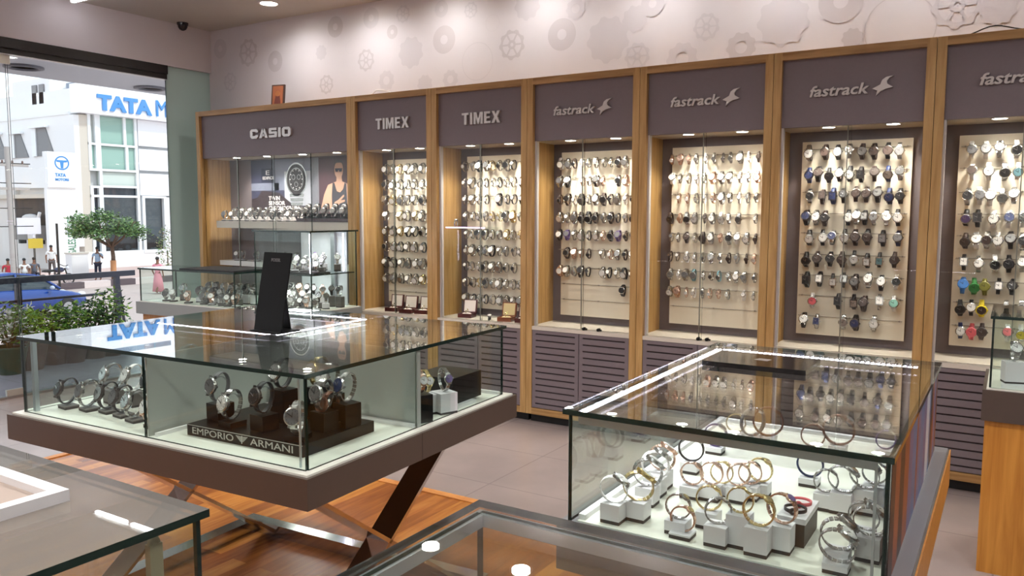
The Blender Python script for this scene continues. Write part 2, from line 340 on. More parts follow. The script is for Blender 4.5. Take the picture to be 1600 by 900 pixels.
def watch(M, strap, dial, kind, label, group, whole=False, case=None, name='wristwatch', cat='watch'):
    sm = SC[strap][1]; cm = SC[case][1] if case else ((GUN if dial in 'KBESU' else SC['S'][1]) if strap in 'KBU' else (SC['S'][1] if strap in 'SWTEVC' else sm)); dm = SC[dial][1]
    hm = SC['S'][1] if dial in 'KBUVN' else SC['K'][1]
    if whole:
        o = link(name, watch_mesh('all', kind), []); o.matrix_world = M; slots(o, [sm, cm, dm, hm]); o['label'] = label; o['category'] = cat; o['group'] = group; return o
    t = thing(name, label, cat, M=M, group=group)
    for pn, ms in (('strap', [sm]), ('case', [cm]), ('dial', [dm, hm])):
        o = link(pn, watch_mesh(pn, kind), [], t); slots(o, ms)
    return t
def MX(p, yaw=0.0, tilt=0.0, roll=0.0, s=1.0):
    return Matrix.Translation(Vector(p)) @ Matrix.Rotation(yaw, 4, 'Z') @ Matrix.Rotation(tilt, 4, 'X') @ Matrix.Rotation(roll, 4, 'Y') @ Matrix.Scale(s, 4)
# ================================================================== room shell
YF, YW = 4.848, 5.225          # cabinet fronts, back wall
XG = -6.803                    # shop window wall
FR = (-4.9, -0.62, -3.2, 3.30) # wood floor area x0,x1,y0,y1
TILE = tiles('floor_tile', (152, 138, 133), (148, 134, 129), (132, 118, 114), 0.6, 0.22)
PLANK = planks('plank_floor', ((104, 52, 22), (152, 90, 38), (190, 128, 58)), 0.26)
mb = MB(); X0, X1, Y0, Y1 = XG-0.03, 3.2, -3.4, YW
x0, x1, y0, y1 = FR
for a, b, c, d, m in ((X0, x0, Y0, Y1, 0), (x1, X1, Y0, Y1, 0), (x0, x1, Y0, y0, 0), (x0, x1, y1, Y1, 0), (x0, x1, y0, y1, 1)):
    mb.box(a, b, c, d, -0.08, 0.0, m)
struct('floor', mb, [TILE, PLANK])
mb = MB(); mb.box(x0-0.05, x1+0.05, y1, y1+0.05, 0.0, 0.006); mb.box(x0-0.05, x0, y0, y1, 0.0, 0.006); mb.box(x1, x1+0.05, y0, y1, 0, 0.006)
struct('trim_1', mb, ORANGE_Y)
WALLM = mat('wall_paint', (206, 201, 206), 0.75, noise=0.02, scale=6)
GEAR1 = mat('wallpaper_grey_print', (196, 191, 197), 0.75); GEAR2 = mat('wallpaper_dark_print', (190, 184, 189), 0.75)
CEILM = mat('ceiling_paint', (182, 178, 174), 0.85, noise=0.02, scale=2)
mb = MB(); mb.box(XG-0.1, 3.2, YW, YW+0.15, -0.08, CEIL, 0)
GN = [0]
def gear(cx, cz, r, style, teeth=18, mi=1):
    GN[0] += 1; y = YW-0.0003-0.00012*GN[0]
    def ringq(r0, r1, n=36, toothed=False):
        V = []; F = []
        for k in range(n*2 if toothed else n):
            N = n*2 if toothed else n; t = 2*pi*k/N; ro = r1*(1.0 if (not toothed or (k//2) % 2) else 0.88)
            V += [(cx+r0*cos(t), y, cz+r0*sin(t)), (cx+ro*cos(t), y, cz+ro*sin(t))]
        N = len(V)//2
        for k in range(N): j = (k+1) % N; F.append((2*k, 2*k+1, 2*j+1, 2*j))
        mb.add(V, F, mi)
    if style == 'solid': ringq(0.001, r, teeth, True)
    elif style == 'annulus': ringq(r*0.33, r, 36)
    elif style == 'tannulus': ringq(r*0.4, r, teeth, True)
    elif style == 'ring': ringq(r*0.97, r, 48)
    else:
        ringq(r*0.72, r, teeth, True); ringq(r*0.12, r*0.3, 20)
        for k in range(6):
            t = 2*pi*k/6; c, s_ = cos(t), sin(t); a = r*0.06
            mb.add([(cx+r*0.28*c-a*s_, y, cz+r*0.28*s_+a*c), (cx+r*0.28*c+a*s_, y, cz+r*0.28*s_-a*c), (cx+r*0.74*c+a*s_, y, cz+r*0.74*s_-a*c), (cx+r*0.74*c-a*s_, y, cz+r*0.74*s_+a*c)], [(0, 1, 2, 3)], mi)
for (gx, gy, gr, st, mi) in [(344, 76, 14, 'annulus', 1), (388, 82, 20, 'spoke', 2), (430, 96, 15, 'annulus', 2), (502, 82, 11, 'solid', 1), (510, 132, 14, 'spoke', 2), (524, 42, 15, 'annulus', 2), (580, 28, 15, 'annulus', 1),
        (572, 94, 16, 'spoke', 2), (613, 50, 10, 'annulus', 2), (642, 82, 23, 'solid', 1), (604, 126, 15, 'tannulus', 1), (694, 62, 20, 'annulus', 2), (800, 70, 22, 'spoke', 2), (878, 54, 23, 'annulus', 2), (746, 96, 27, 'ring', 1),
        (824, 8, 22, 'solid', 1), (950, 62, 34, 'solid', 1), (664, 132, 14, 'solid', 1), (704, 124, 14, 'tannulus', 1), (360, 128, 14, 'spoke', 1), (630, 22, 13, 'spoke', 1), (690, 14, 12, 'annulus', 1), (736, 16, 12, 'spoke', 1), (770, 36, 12, 'ring', 1),
        (992, 30, 20, 'solid', 1), (1104, 42, 20, 'spoke', 1), (1224, 32, 38, 'solid', 1), (1314, 2, 31, 'annulus', 2), (1406, 44, 48, 'ring', 2), (1158, 74, 22, 'tannulus', 2), (1496, 8, 34, 'spoke', 1), (1332, 60, 15, 'solid', 2), (996, 88, 20, 'spoke', 1), (1066, 92, 24, 'tannulus', 1), (1020, 6, 18, 'annulus', 1), (1560, 14, 24, 'solid', 1), (900, 14, 16, 'tannulus', 1), (548, 74, 9, 'ring', 1)]:
    P = at(gx, gy, 1, YW); d = (P-CO).dot(CF); r_ = gr/FPX*d*1.08
    gear(P.x, min(P.z, CEIL-r_-0.01), r_, st, mi=mi)
struct('wall_back', mb, [WALLM, GEAR1, GEAR2])
mb = MB(); mb.box(XG-0.2, 3.3, -3.5, YW+0.15, CEIL, CEIL+0.1); struct('ceiling', mb, CEILM)
mb = MB(); mb.box(XG-0.1, XG+0.04, -3.4, YW, 2.86, CEIL, 0); mb.box(XG-0.1, XG+0.04, -3.4, -0.4, -0.05, 2.86, 0); struct('wall_left', mb, WALLM)
mb = MB(); mb.box(3.1, 3.2, -3.4, YW, -0.05, CEIL); struct('wall_right', mb, WALLM)
mb = MB(); mb.box(XG, 3.2, -3.5, -3.4, -0.05, CEIL); struct('wall_front', mb, WALLM)
# shop window: header beam, panes, film strip
DKBEAM = mat('dark_header', (28, 20, 18), 0.4, spec=0.3)
mb = MB(); mb.box(XG-0.06, XG+0.045, -0.4, 4.74, 2.78, 2.86); mb.box(XG-0.045, XG+0.03, -0.4, 4.74, 2.735, 2.78)
mb.box(XG-0.03, XG+0.036, -0.4, 4.74, 2.728, 2.735, 1); struct('trim_2', mb, [DKBEAM, STEELB])
def pane(name, y0, y1):
    mb = MB(); mb.box(XG-0.006, XG+0.006, y0, y1, 0.02, 2.735, 0, edge=1, big='x'); o = struct(name, mb, [GLASS_S, GEDGE]); return o
pane('window_1', 3.345, 4.74); pane('window_2', -0.4, 1.9)
dr = pane('door_1', 1.92, 3.33)
mb = MB(); mb.box(XG-0.012, XG+0.016, 3.20, 3.36, 2.66, 2.735, 0); mb.box(XG-0.012, XG+0.016, 3.20, 3.34, 0.005, 0.07, 0); mb.build('patch_fitting', mat('satin_fitting', (190, 186, 176), 0.35, 0.6), dr)
mb = MB(); mb.box(XG-0.008, XG+0.008, 4.742, YW, 0.0, 2.86, 0); struct('window_3', mb, [FROST_T])
mb = MB(); mb.box(XG-0.03, XG+0.03, -0.4, 4.74, -0.0, 0.02); struct('trim_3', mb, STEELB)
# ================================================================== ceiling lamps
def make_down(i, x, y):
    lab = {0: 'round recessed ceiling downlight nearest the shop window, above the leftmost cabinet'}.get(i)
    t = thing('ceiling_light', lab or 'round recessed ceiling downlight, %s in the row above the wall cabinets' % ORD[min(i+1, 15)] if i < 8 else 'unseen added fill downlight over the shop floor, %s behind the cabinet row' % ORD[i-7], 'ceiling light', (x, y, CEIL), group='recessed ceiling downlights')
    mb = MB(); mb.lathe([(0.088, 0), (0.088, -0.006), (0.072, -0.008), (0.068, -0.003), (0.068, 0)], n=28); mb.build('trim_ring', WHITEP, t)
    mb = MB(); mb.lathe([(0.0, -0.004), (0.069, -0.004)], n=28); mb.build('lens', LAMPG, t)
    l = bpy.data.lights.new('downlight_lamp', 'AREA'); l.shape = 'DISK'; l.size = 0.13; l.energy = (DOWN_WALL_W if i < 8 else DOWN_FILL_W)*(1.6 if x < -4.5 else 1.0); l.color = (1, 0.98, 0.98); l.spread = radians(150)
    lo = bpy.data.objects.new('downlight_lamp', l); COL.objects.link(lo); lo.parent = t; lo.location = (0, 0, -0.012)
for i, (x, y) in enumerate(DOWN): make_down(i, x, y)
cp = at(283, 41, 2, CEIL-0.02)
t = thing('dome_camera', 'small dark dome security camera on the ceiling above the shop window', 'security camera', (cp.x+0.05, cp.y-0.02, CEIL))
MB().lathe([(0.052, 0), (0.05, -0.02)], n=24).build('mount', CAMBODY, t)
MB().lathe([(0.045, -0.02), (0.042, -0.04), (0.03, -0.06), (0.012, -0.07), (0.0, -0.072)], n=24).build('dome', CAMBODY, t)
# ceiling tube lamp whose streak the near glass mirrors
t = thing('tube_light', 'white linear tube lamp on the ceiling by the shop window', 'ceiling light', (-6.2, 3.8, CEIL))
MB().box(-0.45, 0.45, -0.03, 0.03, -0.03, 0).build('housing', WHITEP, t)
mb = MB(); mb.box(-0.44, 0.0, -0.015, 0.015, -0.05, -0.03); mb.box(0.08, 0.44, -0.015, 0.015, -0.05, -0.03); mb.build('tube', emit('tube_glow', (250, 250, 255), 14), t)
# ================================================================== wall cabinets
J = [-6.527, -4.573, -3.757, -2.917, -2.074, -1.236, -0.392, 0.452, 1.296]
CNAME = ['leftmost wide cabinet', 'second cabinet from left', 'third cabinet from left', 'fourth cabinet from left', 'fourth cabinet from right', 'third cabinet from right', 'second cabinet from right', 'rightmost cabinet']
CN = {1: 'far-left narrow cabinet', 2: 'third cabinet', 3: 'fourth cabinet', 4: 'fifth cabinet', 5: 'sixth cabinet', 6: 'seventh cabinet'}
def star_logo(mb, x0, z0, h, y, d, mi=0):
    P = [(1032, 335), (1058, 322), (1064, 306), (1076, 297), (1100, 293), (1086, 301), (1079, 311), (1080, 320), (1088, 326), (1100, 333), (1076, 338), (1060, 345), (1045, 361), (1049, 342)]
    s = h/68.0; mb.prism([(x0+(p[0]-1032)*s, z0+(361-p[1])*s) for p in P], y-d, y, 'y', mi)
def cabinet(i, label):
    xa, xb = J[i], J[i+1]; cx = (xa+xb)/2; W = (xb-xa)/2-0.0015
    t = thing('display_cabinet', label, 'display cabinet', (cx, YF, 0), group='oak display cabinets along the back wall')
    D = YW-YF-0.004
    pw = 0.046
    mb = MB()
    for s in (-1, 1):
        a, b = sorted((s*W, s*(W-pw))); mb.box(a, b, 0, 0.05, 0.065, 2.43, 0)
        a, b = sorted((s*(W-0.004), s*(W-0.022))); mb.box(a, b, 0.05, D, 0.065, 2.43, 0)
    mb.box(-W+pw, W-pw, 0, 0.05, 2.385, 2.43, 1); mb.box(-W+pw, W-pw, 0, 0.05, 0.065, 0.11, 1); mb.box(-W+0.022, W-0.022, 0.05, D, 2.412, 2.43, 1)
    mb.build('frame', [OAK, OAKH], t)
    MB().box(-W+0.01, W-0.01, 0.06, D, 0.0, 0.065).build('toe_kick', BLACKM, t)
    sp = MB().box(-W+pw, W-pw, 0.03, 0.05, 2.0, 2.385).build('sign_panel', MAUVE, t)
    MB().box(-W+0.022, W-0.022, 0.05, D-0.02, 2.0, 2.012).build('soffit', LEDGE, t)
    MB().box(-W+0.022, W-0.022, D-0.02, D, 0.065, 2.41).build('back_panel', MAUVE_D, t)
    MB().box(-W+0.0225, W-0.0225, 0.002, D-0.02, 0.675, 0.70).build('deck', LEDGE, t)
    # louvred doors below
    xs = [-W+pw, 0, W-pw] if i else [-W+pw, -(W-pw)*0.5, 0, (W-pw)*0.5, W-pw]
    for k in range(len(xs)-1):
        a, b = xs[k]+0.0025, xs[k+1]-0.0025; mb = MB()
        zs = [0.14+j*0.0455 for j in range(12)]
        mb.box(a, b, 0.012, 0.022, 0.115, 0.672, 0)
        mb.box(a, a+0.028, 0.004, 0.012, 0.115, 0.672, 0); mb.box(b-0.028, b, 0.004, 0.012, 0.115, 0.672, 0)
        zz = [0.115]+[z+0.0001 for z in zs]+[0.672]
        for j in range(len(zz)-1): mb.box(a+0.028, b-0.028, 0.004, 0.012, zz[j]+(0.010 if j else 0), zz[j+1], 0)
        for z in zs: mb.box(a+0.028, b-0.028, 0.0112, 0.0119, z, z+0.0101, 1)
        mb.build('louvred_door', [MAUVE, SLOT], t)
    # sliding glass doors
    n = len(xs)-1 if i == 0 else 2
    gx = [-W+pw+(2*(W-pw))*k/n for k in range(n+1)]
    for k in range(n):
        y = 0.042+0.012*(k % 2); mb = MB(); mb.box(gx[k]-(0.01 if k else 0), gx[k+1]+(0.01 if k < n-1 else 0), y, y+0.006, 0.702, 1.998, 0, edge=1, big='y')
        g = mb.build('glass_door', [GLASS_D, GEDGE], t)
        if k == 1: MB().box(gx[k]-0.014, gx[k]-0.009, y-0.002, y+0.007, 0.702, 1.998).build('edge_strip', mat('door_edge_strip', (150, 150, 142), 0.3, 0.6), g)
    if i: MB().box(-W+pw, -W+pw+0.012, 0.034, 0.07, 0.70, 2.0).build('edge_profile', mat('white_profile', (205, 200, 200), 0.4), t)
    # canopy spots
    lx = [x-cx for x in (-6.066, -5.663, -5.217, -4.815)] if i == 0 else [xa+0.30-cx, xa+0.64-cx]
    for x in lx:
        c = MB().lathe([(0.042, 0), (0.042, -0.004), (0.035, -0.005), (0.035, 0)], (x, 0.085, 2.0), 20).build('canopy_light', WHITEP, t)
        MB().lathe([(0.0, -0.003), (0.035, -0.003)], (x, 0.085, 2.0), 20).build('lens', LAMPG, c)
        l = bpy.data.lights.new('canopy_lamp', 'AREA'); l.shape = 'DISK'; l.size = 0.13; l.spread = radians(110); l.energy = CAB_W*(1.25 if i else 1.5); l.color = (1, 0.93, 0.82)
        lo = bpy.data.objects.new('canopy_lamp', l); COL.objects.link(lo); lo.parent = t; lo.location = (x, 0.12, 1.985); lo.rotation_euler = (radians(4), 0, 0)
    mb = MB(); y = 0.03
    if i == 0:
        block_letters(mb, 'CASIO', -5.793-cx, 2.150, 0.515, 0.082, y, 0.018)
    elif i in (1, 2):
        block_letters(mb, 'TiMEX', (-4.32 if i == 1 else -3.483)-cx, 2.155 if i == 1 else 2.145, 0.335, 0.084, y, 0.018, 1.0)
    else:
        fx = xa+0.203-cx; text_mb(mb, 'fastrack', fx, 2.165, 0.315, 0.062, y, 0.016, shear=0.22, bold=0.022); star_logo(mb, fx+0.33, 2.148, 0.105, y, 0.016)
    mb.build('lettering', LETTER, sp, label='brushed metal raised lettering')
    if i:
        b = MB().box(-W+0.108, W-0.122, D-0.06, D-0.045, 0.755, 1.937).build('display_board', CREAM, t)
        MB().box(-W+0.2, W-0.2, D-0.045, D-0.02, 0.9, 1.8).build('board_spacer', WHITEP, b)
    return t, b if i else None
LABS = ['widest oak display cabinet, leftmost, with a poster and shelf of watches', 'narrow oak display cabinet directly right of the widest leftmost one',
        'oak display cabinet third from left, with open red watch boxes inside', 'oak display cabinet with grey louvred doors fully visible, fourth from left',
        'oak display cabinet fifth from left, holding rows of pale bracelet watches', 'oak display cabinet with a dark-watch board behind the LED-lit glass counter',
        'oak display cabinet holding bright blue, green and yellow watches, right edge', 'oak display cabinet beyond the right edge']
cabs = {}
for i in range(7): cabs[i] = cabinet(i, LABS[i])
BY = YW-0.004-0.06                      # front face of the peg boards
def rail(i, z, pegs, j):
    t, b = cabs[i]; cx = (J[i]+J[i+1])/2; W = (J[i+1]-J[i])/2; mb = MB(); D = YW-YF-0.004
    mb.tube([(-W+0.12, D-0.068, z), (W-0.135, D-0.068, z)], 0.0022, 6)
    for x in pegs: mb.tube([(x-cx, D-0.06, z), (x-cx, D-0.115, z+0.002)], 0.0028, 6)
    for x in (-W+0.14, 0, W-0.15): mb.tube([(x, D-0.058, z), (x, D-0.072, z)], 0.005, 6)
    mb.build('peg_rail', mat('peg_rail_metal', (160, 150, 138), 0.3, 0.7), b)
WY = BY-0.034
GRP = 'wristwatches hanging on the peg boards'
def pegwatch(i, j, n, P, s, d, sq, whole, tilt, sc=1.0, steel=False, lady=False):
    M = MX((P.x, WY, P.z), RND.uniform(-0.12, 0.12), tilt, RND.uniform(-0.05, 0.05), sc)
    shape = 'square' if sq else 'round'
    lab = '%s-strapped %s watch with %s dial, %s on %s peg row, %s' % (SC[s][0].replace(' ', '-'), shape, SC[d][0].replace(' ', '-'), ORD[n], ORD[j], CN[i])
    watch(M, s, d, K_LADY if lady else (K_SQ if sq else (K_MANS if s in 'S' or steel else K_MAN)), lab, GRP, whole)
# sixth cabinet board, read off the photograph row by row
B5 = [(200, 200, [(257, 155, 'SW'), (360, 150, 'BB'), (437, 150, 'KW'), (507, 143, 'SB'), (590, 145, 'BS'), (665, 145, 'BB'), (750, 140, 'KB'), (822, 142, 'SE')]),
      (200, 200, [(257, 295, 'UU'), (315, 288, 'KB'), (380, 295, 'KK'), (447, 288, 'KW'), (512, 285, 'KW'), (582, 290, 'KKq'), (663, 285, 'BB'), (752, 285, 'US'), (828, 280, 'SK')]),
      (200, 200, [(260, 425, 'SK'), (340, 430, 'BBq'), (407, 425, 'UUq'), (470, 423, 'KK'), (548, 412, 'BB'), (615, 415, 'BB'), (688, 415, 'KS'), (760, 425, 'UU'), (828, 425, 'KK')]),
      (200, 200, [(240, 560, 'KU'), (300, 560, 'SW'), (355, 565, 'BK'), (500, 560, 'KW'), (552, 555, 'SW'), (605, 560, 'KSq'), (660, 560, 'SS'), (738, 560, 'SW'), (812, 560, 'KW')]),
      (200, 200, [(257, 685, 'KW'), (340, 685, 'KW'), (402, 685, 'SU'), (478, 680, 'KW'), (545, 685, 'BB'), (622, 682, 'KB'), (718, 690, 'KSq'), (815, 690, 'UE')]),
      (200, 200, [(237, 822, 'KK'), (305, 820, 'BB'), (388, 820, 'KK'), (462, 822, 'BB'), (535, 815, 'KW'), (620, 830, 'KWq'), (695, 825, 'KTq'), (790, 825, 'BB')]),
      (200, 360, [(242, 308, 'KKq'), (322, 305, 'KWq'), (402, 315, 'KWq'), (470, 312, 'KSq'), (545, 325, 'BS'), (628, 312, 'SW'), (708, 330, 'KW'), (800, 325, 'WK')]),
      (200, 360, [(275, 440, 'WP'), (440, 445, 'KKq'), (535, 448, 'KSq'), (600, 460, 'BB'), (695, 450, 'SWq'), (787, 460, 'WM')]),
      (200, 360, [(222, 562, 'KW'), (303, 570, 'SUq'), (470, 575, 'SS'), (548, 580, 'KU'), (662, 585, 'SW')])]
B6 = [(200, 200, [(1273, 135, 'WE'), (1363, 135, 'WE'), (1450, 130, 'SB'), (1552, 130, 'WK')]),
      (200, 200, [(1278, 275, 'WB'), (1380, 270, 'WW'), (1477, 272, 'SK'), (1560, 268, 'WT')]),
      (200, 200, [(1250, 428, 'SK'), (1320, 422, 'WE'), (1390, 432, 'WW'), (1462, 430, 'WS'), (1540, 422, 'SW')]),
      (200, 200, [(1240, 560, 'KV'), (1312, 565, 'KKq'), (1412, 568, 'WW'), (1505, 570, 'WU'), (1590, 570, 'WK')]),
      (200, 200, [(1235, 705, 'BB'), (1303, 705, 'WW'), (1370, 700, 'SB'), (1440, 705, 'WW'), (1518, 702, 'KS'), (1590, 710, 'SK')]),
      (200, 200, [(1225, 840, 'KWq'), (1315, 852, 'SW'), (1415, 848, 'WK'), (1505, 850, 'KK'), (1590, 850, 'SW')]),
      (200, 360, [(1218, 345, 'LL'), (1285, 350, 'GG'), (1355, 355, 'OO'), (1440, 350, 'KWq'), (1530, 355, 'KK')]),
      (200, 360, [(1200, 485, 'KK'), (1270, 485, 'KW'), (1335, 490, 'YB'), (1490, 490, 'SE'), (1585, 490, 'SE')]),
      (200, 360, [(1200, 628, 'UW'), (1273, 635, 'PP'), (1335, 635, 'BB'), (1495, 645, 'WP'), (1580, 645, 'WY')])]
for i, B in ((5, B5), (6, B6)):
    for j, (ox, oy, row) in enumerate(B, 1):
        ps = [(at(1200+x/4.0, oy+y/4.0, 1, WY-0.02), c) for x, y, c in row]
        for n, (P, c) in enumerate(ps, 1):
            pegwatch(i, j, n, P, c[0], c[1], c.endswith('q'), False, RND.choice((0.0, -0.15, 0.2, -0.3)), RND.uniform(1.06, 1.18))
        z = sum(p.z for p, _ in ps)/len(ps)+0.024
        xs_ = [p.x for p, _ in ps]
        if i == 6: xs_ += [max(xs_)+0.09]
        rail(i, z, xs_, j)
def yrows(i, rows_px, xref):
    return [at(xref, y, 1, WY).z for y in rows_px]
# fifth cabinet: pale bracelet watches; fourth: darker ladies' pieces
MASS = MB(); rr = random.Random(11); MPAL = {}
def mslot(k):
    if k not in MPAL: MPAL[k] = len(MPAL)
    return MPAL[k]
def mass_watch(M, col, kd):
    MASS.M = M; si, di = mslot(col[0]), mslot(col[1]); cs = mslot('S') if col[0] in 'KBSW' else si
    strap_into(MASS, kd[0], kd[1], kd[3], 0.0028, False, 16, si); case_into(MASS, kd[0], kd[2], 0.008, False, 14, cs)
    y = -kd[0]-0.0086; MASS.lathe([(0, y), (kd[2]*0.8, y), (kd[2]*0.8, y+0.002)], n=12, mi=di, axis='y', smooth=False)
for i, ys, xr, n, cols, seed in ((4, [249, 279, 310, 341, 371, 401, 429, 456], 1065, 11, ['SW', 'SW', 'SE', 'SK', 'WW', 'RW', 'SS', 'RR', 'SW', 'BB', 'TE'], 3),
                                 (3, [256, 284, 312, 340, 367, 395, 423], 880, 11, ['SW', 'KK', 'BK', 'SE', 'KW', 'RW', 'SS', 'KE', 'RW', 'BK', 'SW', 'VE', 'WW'], 5)):
    rr = random.Random(seed); zs = yrows(i, ys, xr); xa = J[i]+0.125; xb = J[i+1]-0.15
    for j, z in enumerate(zs, 1):
        pegs = []; k = 0
        for q in range(n):
            x = xa+(xb-xa)*q/(n-1)+rr.uniform(-0.006, 0.006); pegs.append(x)
            if rr.random() < 0.06: continue
            k += 1; c = rr.choice(cols); dark = (i == 3 and j in (4,)) and rr.random() < 0.5
            if dark: c = rr.choice(['KK', 'PP', 'BK', 'KK'])
            if i == 3: mass_watch(MX((x, WY, z), rr.uniform(-0.12, 0.12), rr.uniform(-0.45, 0.35), 0, rr.uniform(0.95, 1.1)), c, K_LADY if rr.random() < 0.45 else K_MANS)
            else: pegwatch(i, j, k, Vector((x, 0, z)), c[0], c[1], False, True, rr.uniform(-0.45, 0.35), rr.uniform(0.88, 1.02), steel=(c[0] in 'SR'), lady=rr.random() < 0.6)
        rail(i, z+0.024, pegs, j)
    if i == 3:
        P = at(974, 454, 1, WY); mass_watch(MX((P.x, WY, P.z), 0, -0.1), 'KK', K_MAN); rail(3, P.z+0.024, [P.x], 8); rail(3, P.z-0.09, [], 9)
    else: rail(4, zs[-1]-0.1, [], 9)
# second and third cabinets: the farthest boards, past three hundred watches, as one mass
for i, ys, xr, n in ((2, [260, 286, 312, 338, 366, 391, 416, 441, 466], 740, 10), (1, [265, 289, 313, 337, 361, 385, 410, 434], 610, 8)):
    zs = yrows(i, ys, xr); xa = J[i]+0.125; xb = J[i+1]-0.15
    for j, z in enumerate(zs, 1):
        pegs = []
        for q in range(n):
            x = xa+(xb-xa)*q/(n-1)+rr.uniform(-0.008, 0.008); pegs.append(x)
            if rr.random() < 0.08: continue
            dark = rr.random() < (0.35 if i == 1 else 0.12) or (i == 2 and j == 3 and q > 3)
            mass_watch(MX((x, WY, z), rr.uniform(-0.15, 0.15), rr.uniform(-0.4, 0.35), 0, rr.uniform(1.0, 1.15)), 'KW' if dark else rr.choice(['SW', 'SS', 'SK', 'AW', 'SW']), K_LADY if i == 2 and rr.random() < 0.7 else K_MANS)
        rail(i, z+0.024, pegs, j)
    if i == 1: rail(1, zs[-1]-0.11, [], 9)
# ================================================================== inside the widest cabinet
t0, _ = cabs[0]; c0x = (J[0]+J[1])/2
MB().box(-6.40-c0x, -4.64-c0x, 0.10, 0.35, 1.355, 1.42).build('shelf', LEDGE, t0)
MB().box(-6.42-c0x, -4.64-c0x, 0.14, 0.35, 1.0, 1.045).build('shelf', WHITEP, t0)
# poster: a printed sheet with a giant steel watch and a sitter in a vest
px0, px1, pz0, pz1 = -6.19, -4.93, 1.42, 1.99
NAVY = mat('poster_night_blue', (52, 54, 78), 0.4); PC = [NAVY, mat('poster_haze', (110, 116, 136), 0.5), mat('poster_pale', (160, 164, 176), 0.5), mat('poster_car', (44, 32, 38), 0.4), SC['S'][1], mat('poster_dial', (40, 36, 38), 0.4),
      mat('poster_ink_white', (214, 212, 214), 0.5), mat('poster_skin', (176, 140, 122), 0.6), mat('poster_vest', (52, 52, 62), 0.6), mat('poster_maroon', (64, 44, 52), 0.5), mat('poster_deep_navy', (24, 26, 52), 0.4), mat('poster_grey_band', (108, 110, 120), 0.4)]
mb = MB(); y = YW-0.028
mb.box(px0, px1, y-0.003, y, pz0, pz1, 0)
def flat(pts, mi, k): mb.prism(pts, y-0.003-0.0006*k, y-0.003-0.0006*(k-1), 'y', mi)
def R_(a, b, c, d, mi, k): flat([(px0+(px1-px0)*a, pz0+(pz1-pz0)*c), (px0+(px1-px0)*b, pz0+(pz1-pz0)*c), (px0+(px1-px0)*b, pz0+(pz1-pz0)*d), (px0+(px1-px0)*a, pz0+(pz1-pz0)*d)], mi, k)
def Pp(l, mi, k): flat([(px0+(px1-px0)*a, pz0+(pz1-pz0)*b) for a, b in l], mi, k)
R_(0.25, 0.64, 0.5, 1.0, 1, 1); R_(0.36, 0.64, 0.25, 0.8, 2, 2); R_(0.64, 0.71, 0, 1, 11, 1); R_(0.71, 1, 0, 1, 9, 1); R_(0.0, 0.3, 0.5, 0.62, 1, 1)
Pp([(0, 0.0), (0.64, 0.0), (0.64, 0.2), (0.42, 0.3), (0.3, 0.46), (0.12, 0.5), (0.06, 0.38), (0, 0.36)], 3, 3)
R_(0.115, 0.245, 0.63, 0.86, 10, 3)
text_mb(mb, 'EDIFICE', px0+(px1-px0)*0.13, pz0+(pz1-pz0)*0.68, 0.15, 0.028, y-0.006, 0.0006, 6, bold=0.03)
text_mb(mb, 'E', px0+(px1-px0)*0.165, pz0+(pz1-pz0)*0.755, 0.05, 0.04, y-0.006, 0.0006, 6)
for s_, z_, w_ in (('TWIN', 0.34, 0.15), ('SENSOR', 0.26, 0.22), ('CHRONOGRAPH', 0.18, 0.40)): text_mb(mb, s_, px0+(px1-px0)*0.19, pz0+(pz1-pz0)*z_, w_, 0.038, y-0.006, 0.0006, 6, bold=0.03)
wx, wz = px0+(px1-px0)*0.485, pz0+(pz1-pz0)*0.67
def disc(cx, cz, r, mi, k, n=32, rz=None): flat([(cx+r*cos(2*pi*q/n), cz+(rz or r)*sin(2*pi*q/n)) for q in range(n)], mi, k)
for q, (w_, h_) in enumerate([(0.088, 0.03), (0.08, 0.03), (0.074, 0.028), (0.066, 0.026)]): flat([(wx-w_, wz-0.13-q*0.04-h_), (wx+w_, wz-0.13-q*0.04-h_), (wx+w_+0.006, wz-0.13-q*0.04), (wx-w_-0.006, wz-0.13-q*0.04)], 4, 4)
disc(wx, wz, 0.135, 4, 4, 32, 0.152); disc(wx, wz, 0.122, 5, 5, 32, 0.138); disc(wx, wz, 0.092, 4, 6, 32, 0.104); disc(wx, wz, 0.086, 5, 7, 32, 0.098)
for ax, az in ((-0.035, 0.02), (0.035, 0.02), (0, -0.045)): disc(wx+ax, wz+az, 0.024, 4, 8, 18); disc(wx+ax, wz+az, 0.019, 5, 9, 18)
for q in range(12): tq = 2*pi*q/12; disc(wx+0.078*cos(tq), wz+0.088*sin(tq), 0.006, 6, 8, 6)
disc(px0+(px1-px0)*0.905, pz0+(pz1-pz0)*0.80, 0.052, 7, 3, 24, 0.078)
Pp([(0.862, 0.86), (0.868, 0.93), (0.905, 0.965), (0.945, 0.93), (0.95, 0.86), (0.93, 0.905), (0.885, 0.905)], 3, 4); Pp([(0.87, 0.82), (0.94, 0.82), (0.935, 0.77), (0.912, 0.765), (0.905, 0.8), (0.895, 0.765), (0.875, 0.77)], 10, 5)
Pp([(0.885, 0.72), (0.93, 0.72), (0.935, 0.62), (0.985, 0.58), (0.995, 0.2), (0.8, 0.2), (0.73, 0.22), (0.76, 0.42), (0.8, 0.57), (0.88, 0.62)], 7, 2)
Pp([(0.845, 0.6), (0.862, 0.6), (0.885, 0.47), (0.915, 0.45), (0.945, 0.5), (0.96, 0.6), (0.975, 0.58), (0.985, 0.1), (0.84, 0.1), (0.835, 0.4)], 8, 4)
Pp([(0.86, 0.3), (0.9, 0.34), (0.95, 0.42), (0.955, 0.39), (0.92, 0.33), (0.96, 0.34), (0.96, 0.31), (0.91, 0.28), (0.89, 0.22), (0.86, 0.24)], 7, 5)
tag(mb.build('poster', PC), 'dark blue poster with a giant steel watch and a seated person in a vest', 'poster')
